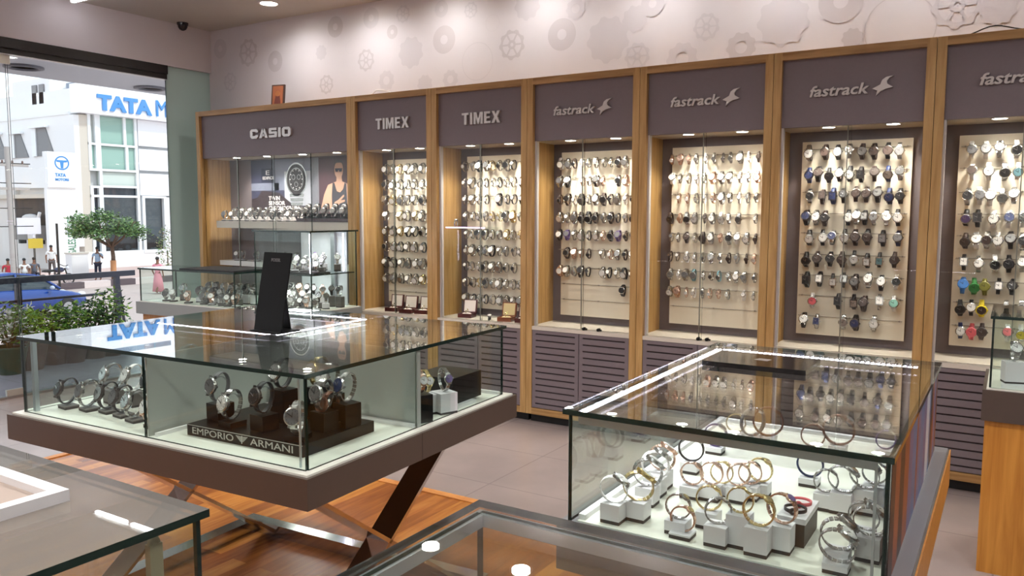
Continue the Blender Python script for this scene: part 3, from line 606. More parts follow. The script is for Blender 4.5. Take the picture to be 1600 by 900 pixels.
# ================================================================== stands
_SM = {}
def stand_parts(kind):
    if kind in _SM: return _SM[kind]
    w_, d_, h_, r_, clip = kind; b = MB()
    b.box(-w_/2, w_/2, -d_/2, d_/2, 0.008, h_, 0); b.box(-w_/2+0.0005, w_/2-0.0005, -d_/2+0.0005, d_/2-0.0005, 0, 0.009, 1); bm = b.mesh('base')
    bm.materials.append(WHITEB); bm.materials.append(DKBASE)
    c = MB(); n = 16; V = []; F = []
    for k in range(n+1):
        t = radians(-145+290*k/n)
        for rr_, x in ((r_-0.002, -0.006), (r_-0.002, 0.006), (r_, 0.006), (r_, -0.006)): V.append((x, -rr_*cos(t)*0.8, h_+r_+0.004+rr_*sin(t)))
    for k in range(n):
        for j in range(4): F.append((k*4+j, k*4+(j+1) % 4, (k+1)*4+(j+1) % 4, (k+1)*4+j))
    c.add(V, F, 0, True); c.box(-0.006, 0.006, -0.006, 0.006, h_-0.001, h_+0.008, 0); cm = c.mesh('clip'); cm.materials.append(ACRYL)
    _SM[kind] = (bm, cm); return bm, cm
def stand(P, yaw, kind, basemat, label, group, clipyaw=0):
    t = thing('watch_stand', label, 'watch stand', P, yaw, group); bm, cm = stand_parts(kind)
    o = link('base', bm, [], t); slots(o, [basemat, DKBASE if basemat != BLACK else BLACK])
    if kind[4]: c = link('clip', cm, [], t); c.rotation_euler = (0, 0, clipyaw)
    return t
def stand_watch(P, yaw, tilt, sd, h, basemat, where, gw, gs, kind=None, base=(0.045, 0.045), roll=0.0, s=1.0, wname='wristwatch', clip=True, desc=None, byaw=None, mass=False):
    """a watch clasped round the clear clip of a small stand resting at P"""
    k = kind or (K_MANS if sd[0] in 'SAR' else K_MAN); r = k[1]*0.9
    blk = 'white block stand' if basemat == WHITEB else ('black block stand' if basemat == BLACK else 'low grey stand')
    stand(P, byaw if byaw is not None else yaw, (base[0], base[1], h, r*s, clip), basemat, '%s under the %s %s' % (blk, SC[sd[0]][0].replace(' ', '-'), where), gs, (yaw-(byaw if byaw is not None else yaw)))
    M = MX((P[0], P[1], P[2]+h+0.006+k[1]*s), yaw, tilt, roll, s)
    if mass: mass_watch(M, sd, k); return
    dd = desc or ('%s watch with %s dial' % (SC[sd[0]][0].replace(' ', '-'), SC[sd[1]][0].replace(' ', '-')))
    watch(M, sd[0], sd[1], k, '%s, %s' % (dd, where), gw, False, name=wname, cat='watch')
def face_cam(P, off=0.0): return atan2(-P[0], P[1]) + off     # yaw that turns the dial (-Y) to the visitor's side
# ================================================================== glass counters
def vitrine_glass(t, x0, x1, y0, y1, zd, zt, edge=GEDGE, top=GLASS_TOP, sides='fblr', cut=None):
    th = 0.008
    mb = MB(); mb.box(x0, x1, y0, y1, zt-0.012, zt, 0, edge=1, big='z'); mb.build('glass_top', [top, edge], t)
    zt2 = zt-0.0125
    def p(ax, a, b, c):
        mb = MB()
        if ax == 'y': mb.box(a, b, c-th/2, c+th/2, zd, zt2, 0, edge=1, big='y')
        else: mb.box(c-th/2, c+th/2, a, b, zd, zt2, 0, edge=1, big='x')
        mb.build('glass_side', [GLASS, edge], t)
    if 'f' in sides:
        xs = [x0+0.012]+([cut] if cut else [])+[x1-0.012]
        for k in range(len(xs)-1): p('y', xs[k]+(0.0015 if k else 0), xs[k+1]-(0.0015 if k < len(xs)-2 else 0), y0+0.012)
    if 'b' in sides: p('y', x0+0.012, x1-0.012, y1-0.012)
    if 'l' in sides: p('x', y0+0.018, y1-0.018, x0+0.012)
    if 'r' in sides: p('x', y0+0.018, y1-0.018, x1-0.012)
def led(t, a, b, n, zt, power=None):
    """a strip of LED chips on white tape under the glass"""
    a, b = Vector(a), Vector(b); d = (b-a); L_ = d.length; u = d/L_; v = Vector((-u.y, u.x, 0)); mb = MB()
    def q(c, hw, hl, z0, z1, mi):
        V = [c+u*(sx*hl)+v*(sy*hw)+Vector((0, 0, z)) for z in (z0, z1) for sy in (-1, 1) for sx in (-1, 1)]
        mb.add(V, [(0, 2, 3, 1), (4, 5, 7, 6), (0, 1, 5, 4), (2, 6, 7, 3), (0, 4, 6, 2), (1, 3, 7, 5)], mi)
    q((a+b)/2, 0.006, L_/2, -0.0035, -0.0015, 0)
    for k in range(n): q(a+u*(L_*(k+0.5)/n), 0.0036, 0.0042, -0.0015, 0.001, 1)
    mb.build('led_strip', [LEDTAPE, LED], t)
    l = bpy.data.lights.new('led_lamp', 'AREA'); l.shape = 'RECTANGLE'; l.size = L_; l.size_y = 0.012; l.energy = (power or 1.6)*L_; l.color = (0.93, 0.93, 1.0)
    lo = bpy.data.objects.new('led_lamp', l); COL.objects.link(lo); lo.parent = t; m = (a+b)/2; lo.location = (m.x, m.y, m.z-0.009); lo.rotation_euler = (0, 0, atan2(u.y, u.x))
def skirt(t, x0, x1, y0, y1, zb, zd, o, m, split=(), rim=DECKW):
    mb = MB(); mb.box(x0-o, x1+o, y0-o, y1+o, zb, zd-0.006, 0); mb.build('skirt', [m], t)
    for ax, v in split:
        MB().box(v-0.001, v+0.001, y0-o-0.0006, y1+o+0.0006, zb, zd-0.006).build('panel_joint', SLOT, t) if ax == 'x' else MB().box(x0-o-0.0006, x1+o+0.0006, v-0.001, v+0.001, zb, zd-0.006).build('panel_joint', SLOT, t)
def xleg(t, x, y0, y1, z, wd=0.10):
    for a, b, off in (((x, y0, z), (x, y1, 0.02), 0.0), ((x, y1, z), (x, y0, 0.02), 0.012)):
        MB().plate((a[0]+off*0, a[1], a[2]), b, (1, 0, 0), wd, 0.014).build('leg', STEEL, t)
def floor_frame(t, x0, x1, y0, y1):
    mb = MB()
    mb.box(x0, x1, y0-0.03, y0+0.03, 0, 0.055); mb.box(x0, x1, y1-0.03, y1+0.03, 0, 0.055)
    mb.box(x0, x0+0.07, y0+0.03, y1-0.03, 0, 0.055); mb.box(x1-0.07, x1, y0+0.03, y1-0.03, 0, 0.055); mb.build('floor_frame', STEEL, t)
# --- centre counter
CA = radians(2.92); CC = Vector((-1.607, 1.509, 0)); CL, CW = 1.364, 1.110
def Wc(x, y, z): return Vector((CC.x+x*cos(CA)-y*sin(CA), CC.y+x*sin(CA)+y*cos(CA), z))
def Lc(P): d = P-CC; return Vector((d.x*cos(CA)+d.y*sin(CA), -d.x*sin(CA)+d.y*cos(CA), P.z))
t = thing('glass_counter', 'square island glass counter with taupe skirt on crossed steel legs, centre of shop', 'glass counter', CC, CA)
skirt(t, -CL, 0, 0, CW, 0.695, 0.79, 0.03, BROWN, split=(('y', 0.50),))
mb = MB(); mb.box(-CL-0.018, 0.018, -0.018, CW+0.018, 0.784, 0.79); mb.build('deck', DECKW, t)
mb = MB()
for a, b, c, d in ((-CL+0.02, -0.71, CW-0.035, CW-0.02), (-0.67, -0.02, 0.515, 0.53), (-0.672, -0.66, 0.03, 0.53), (-0.64, -0.02, CW-0.035, CW-0.02)): mb.box(a, b, c, d, 0.79, 0.802)
mb.build('deck_rim', WHITEP, t)
vitrine_glass(t, -CL, 0, 0, CW, 0.79, 1.062, cut=-0.69)
MB().box(-0.694, -0.686, 0.022, CW-0.022, 0.79, 1.048).build('partition', FROST, t)
MB().box(-0.684, -0.022, 0.535, 0.543, 0.79, 1.048).build('partition', FROST, t)
mb = MB(); mb.box(-CL+0.022, -0.70, 0.535, 0.543, 0.79, 1.048, 0, edge=1, big='y'); mb.build('glass_partition', [GLASS, GEDGE_L], t)
mb = MB(); mb.box(-0.014, -0.010, 0.53, 0.548, 0.79, 1.048); mb.build('edge_profile', FROST, t)
mb = MB(); mb.box(-CL+0.03, -CL+0.045, 0.03, 0.045, 0.79, 1.045); mb.box(-0.05, -0.045, 0.025, 0.03, 0.79, 1.045); mb.build('corner_post', ALU, t)
led(t, (-CL+0.02, 0.555, 1.045), (-0.70, 0.555, 1.045), 44, 1.05); led(t, (-0.675, 0.56, 1.045), (-0.675, CW-0.03, 1.045), 38, 1.05); led(t, (-CL+0.12, CW-0.035, 1.045), (-0.70, CW-0.035, 1.045), 38, 1.05)
xleg(t, -0.20, 0.10, 1.02, 0.695); xleg(t, -1.22, 0.10, 1.02, 0.695); floor_frame(t, -1.38, -0.06, 0.05, 1.04)
# --- right counter
RX0, RX1, RY0, RY1 = -0.8393, -0.16, 1.556, 2.66
t = thing('glass_counter', 'right glass counter edged with bright LEDs, full of bangle watches on white blocks', 'glass counter', (0, 0, 0))
skirt(t, RX0+0.02, RX1, RY0+0.024, RY1, 0.69, 0.80, 0.03, mat('grey_taupe', (104, 96, 90), 0.4)); MB().box(RX1+0.0305, RX1+0.034, RY0-0.03, RY1+0.03, 0.685, 0.795).build('wood_edge', ORANGE, t)
MB().box(RX0-0.008, RX1+0.026, RY0-0.004, RY1+0.025, 0.794, 0.80).build('ledge', mat('ledge_grey', (128, 126, 128), 0.25), t)
db = at(1120, 648, 2, 0.803).y
MB().box(RX0+0.03, RX1-0.02, RY0+0.02, RY1-0.03, 0.80, 0.803).build('deck', DECKW, t)
mb = MB(); mb.box(RX0+0.028, RX0+0.045, RY0+0.03, RY1-0.03, 0.803, 0.815); mb.box(RX0+0.05, RX1-0.03, RY1-0.05, RY1-0.035, 0.803, 0.815); mb.build('deck_rim', WHITEP, t)
vitrine_glass(t, RX0, RX1, RY0, RY1, 0.80, 1.062)
led(t, (RX0+0.022, RY0+0.03, 1.045), (RX0+0.022, RY1-0.03, 1.045), 78, 1.05, 2.2); led(t, (RX0+0.03, RY1-0.028, 1.045), (RX1-0.06, RY1-0.028, 1.045), 40, 1.05, 2.2)
MB().box(RX0+0.03, RX1-0.03, RY0+0.02, RY0+0.026, 1.028, 1.047).build('top_profile', ALU, t)
MB().box(RX1-0.035, RX1-0.03, RY0+0.022, RY0+0.027, 0.803, 1.045).build('corner_post', ALU, t)
mb = MB(); n = 26; cr_ = random.Random(5); yy = RY0+0.03; pal = [2, 0, 2, 0, 1, 3, 0, 1, 3, 1, 4, 3, 2, 0, 1, 5, 3, 1]
while yy < RY1-0.03:
    wy = cr_.uniform(0.03, 0.09); k = pal[len(mb.f)//6 % len(pal)]; y2 = min(RY1-0.03, yy+wy)
    mb.box(RX1-0.0075, RX1-0.0065, yy, y2, 0.803, 1.045, k); yy = y2
mb.build('poster_film', [mat('film_rust', (146, 78, 48), 0.4, noise=0.3, scale=20), mat('film_violet', (112, 102, 134), 0.4, noise=0.2, scale=18), mat('film_dark', (58, 40, 40), 0.4), mat('film_blue', (92, 112, 150), 0.4, noise=0.2, scale=18), mat('film_white', (196, 196, 200), 0.4), mat('film_brown', (112, 62, 42), 0.4)], t)
xleg(t, RX0+0.14, RY0+0.1, RY1-0.1, 0.69); xleg(t, RX1-0.14, RY0+0.1, RY1-0.1, 0.69); floor_frame(t, RX0+0.06, RX1-0.06, RY0+0.05, RY1-0.05)
# --- near counters, cut by the frame
t = thing('glass_counter', 'nearest glass counter with pale metal inner frame, bottom edge of the view', 'glass counter', (0, 0, 0))
x0, x1, y0, y1 = -0.674, 0.62, 0.34, 0.984
vitrine_glass(t, x0, x1, y0, y1, 0.79, 1.062, sides='blr')
mb = MB(); z0, z1 = 1.030, 1.0485
for a, b, c, d in ((x0+0.003, x0+0.021, y0, y1-0.003), (x0+0.021, x1-0.021, y1-0.021, y1-0.003), (x1-0.021, x1-0.003, y0, y1-0.003)): mb.box(a, b, c, d, z0, z1)
mb.build('top_frame', ALU, t)
mb = MB(); mb.box(x0+0.02, x1-0.02, y0, y1-0.02, 0.782, 0.79, 0, edge=1, big='z'); mb.build('glass_bottom', [GLASS, GEDGE_L], t)
for a, b in ((x0+0.03, y1-0.05), (x1-0.05, y1-0.05), (x0+0.03, y0+0.03), (x1-0.05, y0+0.03)): MB().box(a, a+0.02, b, b+0.02, 0, 0.782).build('leg', STEELB, t)
t = thing('glass_counter', 'grey-topped glass counter with a white tray on it, bottom left corner', 'glass counter', (0, 0, 0))
x0, x1, y0, y1 = -2.3, -0.99, 0.14, 0.737
vitrine_glass(t, x0, x1, y0, y1, 0.79, 1.062, top=GLASS_GREYED, sides='blr')
mb = MB(); mb.box(x0+0.02, x1-0.02, y0, y1-0.02, 0.782, 0.79, 0, edge=1, big='z'); mb.build('glass_bottom', [GLASS, GEDGE_L], t)
mb = MB(); mb.box(x1-0.032, x1-0.020, y1-0.085, y1-0.065, 0.79, 1.03); mb.ball((x1-0.026, y1-0.075, 1.03), (0.006, 0.010, 0.012)); mb.build('corner_post', mat('beige_post', (176, 160, 132), 0.5), t)
for a, b in ((x0+0.03, y1-0.05), (x1-0.16, y1-0.05), (x0+0.03, y0+0.03), (x1-0.16, y0+0.03)): MB().box(a, a+0.02, b, b+0.02, 0, 0.782).build('leg', STEELB, t)
t = thing('display_tray', 'white-rimmed beige felt tray lying on the grey-topped glass counter', 'tray', (-1.198, 0.645, 1.062), 0)
mb = MB(); a, b, r = 0.42, 0.33, 0.022
mb.box(-a, 0, -r, 0, 0, 0.018); mb.box(-a, 0, -b, -b+r, 0, 0.018); mb.box(-a, -a+r, -b+r, -r, 0, 0.018); mb.box(-r, 0, -b+r, -r, 0, 0.018); mb.build('rim', WHITEP, t)
MB().box(-a+r, -r, -b+r, -r, 0, 0.006).build('felt', mat('beige_felt', (176, 160, 148), 0.9), t)
# --- far right counter
t = thing('glass_counter', 'wood-fronted glass counter at the right edge with taupe band', 'glass counter', (-0.062, 3.8, 0))
skirt(t, 0, 1.5, 0, 0.5, 0.65, 0.785, 0.014, BROWN); MB().box(0.0, 1.5, 0.0, 0.49, 0.0, 0.65).build('wood_body', ORANGE, t)
MB().box(0.0, 1.5, 0.0, 0.5, 0.779, 0.785).build('deck', DECKW, t); vitrine_glass(t, 0, 1.5, 0, 0.5, 0.785, 1.085)
MB().box(0.05, 1.45, 0.03, 0.35, 0.785, 0.80).build('riser', WHITEP, t)
for k, (x_, y_, h_) in enumerate(((0.06, 0.10, 0.09), (0.16, 0.14, 0.09))):
    stand_watch((-0.062+x_+0.03, 3.8+y_, 0.80), 0.3, -0.5, 'WS' if k else 'SW', h_, WHITEB, '%s in the wood-fronted counter at right edge' % ('inner one' if k else 'outer one'), 'watches in the wood-fronted counter', 'stands in the wood-fronted counter', base=(0.075, 0.06))
# --- counter by the window
BA = radians(3.0); BC = Vector((-4.782, 3.83, 0))
t = thing('glass_counter', 'low glass counter by the shop window with a black pad on top', 'glass counter', BC, BA)
skirt(t, -1.08, 0, 0, 0.36, 0.70, 0.80, 0.015, mat('grey_skirt', (132, 134, 132), 0.4)); MB().box(-1.06, -0.02, 0.02, 0.34, 0, 0.70).build('wood_body', ORANGE, t)
MB().box(-1.08, 0, 0, 0.36, 0.794, 0.80).build('deck', DECKW, t); vitrine_glass(t, -1.08, 0, 0, 0.36, 0.80, 1.062)
t = thing('velvet_pad', 'black velvet pad lying on the low glass counter by the window', 'pad', BC + Vector((0, 0, 1.062)), BA)
MB().box(-0.60, -0.01, 0.01, 0.35, 0, 0.012).build('pad', BLACKM, t)
# --- tower
TX0, TX1, TY0, TY1 = -4.76, -4.158, 3.985, 4.47
t = thing('glass_tower', 'tall two-level glass display tower packed with silver watches', 'glass display tower', (0, 0, 0))
skirt(t, TX0, TX1, TY0, TY1, 0.70, 0.80, 0.015, mat('grey_skirt', (132, 134, 132), 0.4)); MB().box(TX0+0.02, TX1-0.02, TY0+0.02, TY1-0.02, 0, 0.70).build('wood_body', ORANGE, t)
MB().box(TX0, TX1, TY0, TY1, 0.794, 0.80).build('deck', DECKW, t); vitrine_glass(t, TX0, TX1, TY0, TY1, 0.80, 1.372)
mb = MB(); mb.box(TX0+0.018, TX1-0.018, TY0+0.018, TY1-0.03, 1.052, 1.060, 0, edge=1, big='z'); mb.build('glass_shelf', [GLASS, GEDGE], t)
PALE = mat('pale_back', (206, 208, 212), 0.4)
MB().box(TX0+0.02, TX1-0.10, TY1-0.024, TY1-0.018, 0.80, 1.355).build('back_panel', PALE, t)
MB().box(TX1-0.24, TX1-0.20, TY1-0.05, TY1-0.03, 0.80, 1.355).build('post', STEELB, t)
for a, b, z0, z1 in ((TX1-0.028, TY0+0.02, 1.07, 1.35), (TX1-0.028, TY1-0.14, 1.07, 1.35)):
    mb = MB(); mb.box(a, a+0.006, b, b+0.006, z0, z1, 0)
    for k in range(22): z = z0+(z1-z0)*(k+0.5)/22; mb.box(a-0.0008, a+0.0068, b-0.0008, b+0.0068, z-0.003, z+0.003, 1)
    mb.build('led_strip', [LEDTAPE, LED], t)
l = bpy.data.lights.new('led_lamp', 'AREA'); l.size = 0.25; l.energy = 1.3; lo = bpy.data.objects.new('led_lamp', l); COL.objects.link(lo); lo.parent = t; lo.location = (-4.45, 4.2, 1.345)
l = bpy.data.lights.new('led_lamp', 'AREA'); l.size = 0.25; l.energy = 1.2; lo = bpy.data.objects.new('led_lamp', l); COL.objects.link(lo); lo.parent = t; lo.location = (-4.45, 4.2, 1.045)
MB().box(TX0+0.28, TX1-0.03, TY0+0.05, TY0+0.22, 1.06, 1.072).build('riser', BLACKM, t)
# ================================================================== watches in the centre counter
g1, g1s = 'watches in the left bay of the centre counter', 'stands in the left bay of the centre counter'
L1 = [(-1.27, .12, .012, 'KK'), (-1.17, .135, .012, 'SE'), (-1.08, .15, .012, 'KS'), (-0.985, .14, .012, 'KE'), (-0.89, .12, .012, 'SS'), (-0.765, .10, .012, 'RW'),
      (-1.20, .25, .05, 'SS'), (-1.09, .26, .055, 'WW'), (-0.98, .26, .05, 'KK'), (-0.87, .25, .05, 'KV'), (-0.765, .22, .055, 'SW'),
      (-1.10, .38, .085, 'KS'), (-0.96, .40, .12, 'SS'), (-0.87, .41, .125, 'KW'), (-0.77, .38, .09, 'SW')]
for k, (x, y, h, sd) in enumerate(L1):
    row = 'front row' if k < 6 else ('middle row' if k < 11 else 'back row'); n = k+1 if k < 6 else (k-5 if k < 11 else k-10)
    stand_watch(Wc(x, y, 0.79), CA-0.15, -0.35, sd, h, mat('grey_low_base', (104, 98, 94), 0.5), '%s of %s, left bay, centre counter' % (ORD[n], row), g1, g1s, kind=K_MANS if sd[0] != 'K' else K_MAN, base=(0.06, 0.05), s=1.15)
# lettered tray with eagle emblem
t = thing('logo_tray', 'black lettered display tray with an eagle emblem in the centre counter', 'display tray', Wc(0, 0, 0.79), CA)
MB().box(-0.60, -0.105, 0.095, 0.42, 0.0, 0.036).build('tray', BLACK, t)
mb = MB(); ty = 0.095; SIL = mat('silver_letter', (190, 186, 182), 0.35, 0.6)
text_mb(mb, 'EMPORIO', -0.575, 0.008, 0.185, 0.021, ty, 0.001); text_mb(mb, 'ARMANI', -0.318, 0.008, 0.175, 0.021, ty, 0.001)
ex, ez, s_ = -0.354, 0.006, 0.024/24
for k in range(5):
    w_ = (26-k*4.2); z_ = 22-k*3.6
    for sg in (-1, 1): mb.prism([(ex+sg*1.5*s_, ez+z_*s_), (ex+sg*w_*s_, ez+(z_+1.5)*s_), (ex+sg*(w_-2)*s_, ez+(z_-0.9)*s_), (ex+sg*1.5*s_, ez+(z_-2)*s_)], ty-0.001, ty, 'y')
mb.prism([(ex-2*s_, ez+24*s_), (ex+3*s_, ez+25*s_), (ex+1.6*s_, ez), (ex-1.6*s_, ez)], ty-0.001, ty, 'y')
mb.box(-0.60, -0.105, 0.0942, 0.0952, 0.0335, 0.0355); mb.build('lettering', SIL, t)
g2, g2s = 'watches on the lettered black tray', 'black stands on the lettered tray'
L2 = [(-0.555, .19, .055, 'EE', 'far left'), (-0.455, .15, .018, 'SW', 'second at the front'), (-0.36, .28, .105, 'KW', 'on the tall middle block'), (-0.335, .17, .05, 'KK', 'on the middle front block'),
      (-0.28, .36, .105, 'AW', 'highest at the back'), (-0.215, .34, .095, 'SW', 'high at the back right'), (-0.165, .14, .016, 'SE', 'at the front right corner'), (-0.17, .26, .06, 'SS', 'behind the front right one')]
for x, y, h, sd, wh in L2:
    stand_watch(Wc(x, y, 0.826), CA-0.1 if sd != 'SE' else CA+0.35, -0.25, sd, h, BLACK, wh+', lettered tray', g2, g2s, base=(0.062, 0.062), s=1.15)
for (px_, py_, h, sd, wh) in ((516, 668, .02, 'NN', 'right rear edge, lower'), (544, 665, .075, 'SU', 'right rear corner on a tall block')):
    P = Lc(at(px_, py_, 2, 0.826)); stand_watch(Wc(min(P.x, -0.14), min(P.y, 0.385), 0.826), CA-0.2, -0.3, sd, h, BLACK, wh+', lettered tray', g2, g2s, base=(0.062, 0.062), s=1.1)
# right rear bay: bracelet watches on black and white blocks, a long black display
g3, g3s = 'bracelet watches in the right rear bay', 'blocks in the right rear bay'
for x, y, h, sd, m_, wh in ((-0.055, .60, .095, 'RW', BLACK, 'nearest the glass divider'), (-0.10, .70, .07, 'AW', WHITEB, 'middle of the right rear bay'), (-0.05, .745, .075, 'SV', WHITEB, 'last by the long black display')):
    stand_watch(Wc(x, y, 0.79), 1.2, -0.2, sd, h, m_, wh, g3, g3s, kind=K_LADY, base=(0.07, 0.07), s=1.15)
t = thing('display_block', 'long black display block in the right rear bay of the centre counter', 'display block', Wc(-0.03, 0.80, 0.79), CA)
MB().box(-0.20, -0.02, 0, 0.20, 0.012, 0.11).build('block', BLACK, t); MB().box(-0.19, 0.0, 0.005, 0.13, 0, 0.012).build('foot', WHITEP, t)
# easel panel and pad on the counters
t = thing('display_sign', 'tall black upright panel with a small word, standing on the centre counter', 'display sign', (-2.30, 1.985, 1.062), radians(-1))
mb = MB(); mb.M = Matrix.Rotation(-0.20, 4, 'X'); mb.box(-0.073, 0.073, -0.003, 0.003, 0.0, 0.296); mb.build('panel', mat('soft_black', (10, 10, 11), 0.6, spec=0.2), t)
mb = MB(); mb.M = Matrix.Rotation(-0.20, 4, 'X'); text_mb(mb, 'FOSSIL', -0.028, 0.262, 0.05, 0.012, -0.003, 0.0006, bold=0.02); mb.build('lettering', mat('grey_print', (110, 108, 108), 0.5), t)
mb = MB(); mb.M = Matrix.Identity(4); mb.box(-0.073, 0.073, -0.02, 0.09, 0.0, 0.006); mb.plate((0, 0.088, 0.003), (0, 0.052, 0.24), (1, 0, 0), 0.05, 0.004); mb.build('foot', BLACK, t)
pp = [at(*q, 2, 1.072) for q in ((1096, 565), (1257, 581), (1281, 563), (1130, 546))]
t = thing('display_pad', 'flat glossy black pad lying on the LED-lit right counter', 'pad', (pp[0].x, pp[0].y, 1.062))
w_, d_ = 0.29, 0.205; mb = MB(); mb.prism([(0.004, 0), (w_-0.004, 0), (w_, 0.004), (w_, d_-0.004), (w_-0.004, d_), (0.004, d_), (0, d_-0.004), (0, 0.004)], 0, 0.014, 'z'); mb.build('pad', mat('glossy_black', (20, 18, 19), 0.08), t)
mb = MB(); mb.prism([(w_*0.5-0.02, d_*0.45), (w_*0.5+0.02, d_*0.42), (w_*0.5+0.026, d_*0.58), (w_*0.5-0.01, d_*0.6)], 0.014, 0.0144, 'z'); mb.build('emblem', mat('grey_emblem', (120, 110, 104), 0.4), t)
# ================================================================== bangle watches in the right counter
g4, g4s = 'bangle watches on the white deck', 'white block stands for the bangle watches'
def bangle(bx, by, h, cx_, cy_, rp, sd, wh, box=(0.047, 0.044), wide=False, rl=0.0, tw=0.0):
    P = at(bx, by, 2, 0.803); P.y = min(max(P.y+box[1]/2, RY0+0.06), RY1-0.09); P.x = min(max(P.x, RX0+0.08), RX1-0.06)
    d = (P-CO).dot(CF); r = max(0.028, rp/FPX*d); s = r/0.0386
    k = K_BIG if wide else (K_BANG if sd[0] in 'ARSW' else K_BANGS)
    Q = at(cx_, cy_, 1, P.y); z = max(Q.z, 0.803+h+r+0.003); x = min(max(Q.x, RX0+0.07), RX1-0.05)
    h2 = max(h, z-0.803-r-0.006) if z-0.803-r-h < 0.05 else h
    kd = (box[0], box[1], round(h2, 3), r*0.85, False)
    stand(Vector((x, P.y, 0.803)), 0.0, kd, WHITEB, 'white block stand under the %s bangle watch, %s' % (SC[sd[0]][0].replace(' ', '-'), wh), g4s)
    z = 0.803+h2+r*1.0+0.0005
    M = Matrix.Translation((x, P.y, z)) @ Matrix.Rotation(pi/2+tw, 4, 'Z') @ Matrix.Rotation(-0.95+rl, 4, 'X') @ Matrix.Scale(s if not wide else r/0.0336, 4)
    watch(M, sd[0], sd[1], k, '%s bangle watch, %s' % (SC[sd[0]][0].replace(' ', '-'), wh), g4, False, name='bangle_watch', cat='bangle watch')
BNG = [(965, 828, .045, 959, 767, 20, 'WW', 'front left corner of the right counter', True, 0.35), (1000, 818, .045, 997, 766, 22, 'AW', 'second from the front left corner', True, 0.55),
       (1022, 795, .045, 1012, 745, 21, 'SW', 'third in the receding left row', True, 0.6), (1034, 780, .045, 1024, 735, 20, 'WS', 'fourth in the receding left row', True, 0.65), (1046, 768, .045, 1034, 727, 19, 'RW', 'fifth in the receding left row', True, 0.6),
       (1080, 742, .03, 1080, 704, 20, 'KA', 'black one at the left rear', False, 0.1), (1140, 715, .02, 1118, 690, 18, 'VS', 'purple one behind the rose-gold row', False, 0.1),
       (1084, 782, .03, 1081, 741, 18, 'RR', 'leftmost of the rose-gold row', False, 0.0), (1112, 785, .03, 1112, 736, 18, 'RR', 'second of the rose-gold row', False, 0.1), (1128, 779, .03, 1128, 736, 15, 'AR', 'third of the rose-gold row', False, 0.2),
       (1153, 788, .035, 1154, 738, 18, 'RR', 'fourth of the rose-gold row', False, 0.5), (1174, 784, .035, 1172, 738, 18, 'RK', 'fifth of the rose-gold row', False, 0.3), (1192, 780, .035, 1188, 738, 19, 'AA', 'rightmost of the rose-gold row', False, 0.0),
       (1046, 835, .02, 1060, 787, 20, 'SA', 'second row, leftmost', False, 0.1), (1067, 853, .012, 1067, 810, 20, 'RA', 'low stand at the front', False, 0.0),
       (1104, 828, .03, 1108, 774, 20, 'AA', 'second row, left of middle', False, 0.3), (1126, 870, .045, 1122, 800, 21, 'SS', 'front row, left of the tallest block', False, 0.5), (1150, 858, .045, 1157, 777, 20, 'AW', 'second row behind the tallest block', False, 0.1),
       (1180, 886, .058, 1186, 793, 25, 'AA', 'front row on the tallest block', False, 0.0), (1218, 866, .055, 1222, 790, 24, 'RV', 'front row beside the dark box', False, -0.2),
       (1262, 762, .02, 1266, 722, 20, 'UK', 'black-blue one at the rear middle', False, 0.0),
       (1150, 690, .02, 1150, 658, 15, 'AW', 'far back left, small gold one', False, 0.3), (1178, 700, .03, 1176, 662, 22, 'EW', 'far back, leftmost of the large pair', False, 0.9), (1200, 700, .03, 1200, 664, 23, 'NK', 'far back, rightmost of the large pair', False, 0.2),
       (1270, 712, .02, 1270, 686, 18, 'NW', 'far back middle', False, 0.2), (1312, 715, .03, 1310, 684, 24, 'NK', 'far back right, wide open one', False, 0.0), (1384, 716, .02, 1384, 692, 13, 'VW', 'far back right corner', False, 0.4),
       (1290, 800, .04, 1290, 765, 18, 'SW', 'steel cluster, upper left', False, 0.3), (1318, 806, .05, 1316, 766, 20, 'SR', 'steel cluster, upper middle', True, 0.2), (1350, 806, .06, 1350, 762, 20, 'SS', 'steel cluster, upper right', True, 0.1),
       (1366, 800, .06, 1366, 757, 18, 'SW', 'steel cluster, far right', False, 0.0), (1348, 862, .04, 1350, 805, 21, 'SS', 'steel cluster, middle right', True, 0.1), (1356, 880, .05, 1358, 832, 22, 'SW', 'steel cluster, by the corner post', True, 0.2),
       (1300, 885, .02, 1310, 830, 24, 'SK', 'steel cluster, front left', True, 0.3), (1306, 905, .02, 1308, 862, 25, 'SW', 'steel cluster, lowest at the front', True, 0.1)]
for bx, by, h, cx_, cy_, rp, sd, wh, wide, tw in BNG: bangle(bx, by, h, cx_, cy_, rp, sd, wh, wide=wide, tw=tw)
# dark box with a pink and a black bangle
P = at(1256, 857, 2, 0.803); t = thing('display_box', 'dark box with white top among the bangle watches in the right counter', 'display box', (P.x, P.y, 0.803))
MB().box(-0.055, 0, 0, 0.13, 0, 0.05).build('box', mat('box_brown_black', (48, 40, 34), 0.5), t); MB().box(-0.057, 0.002, -0.002, 0.132, 0.05, 0.062).build('top', WHITEB, t)
for sd, y_, wh in (('PP', 0.085, 'rear one lying on the dark box'), ('KK', 0.035, 'front one lying on the dark box')):
    M = Matrix.Translation((P.x-0.027, P.y+y_, 0.803+0.0625+0.007)) @ Matrix.Rotation(pi/2, 4, 'Y') @ Matrix.Scale(0.6, 4)
    watch(M, sd[0], sd[1], K_BANGS, '%s bangle watch, %s' % (SC[sd[0]][0], wh), g4, False, name='bangle_watch', cat='bangle watch')
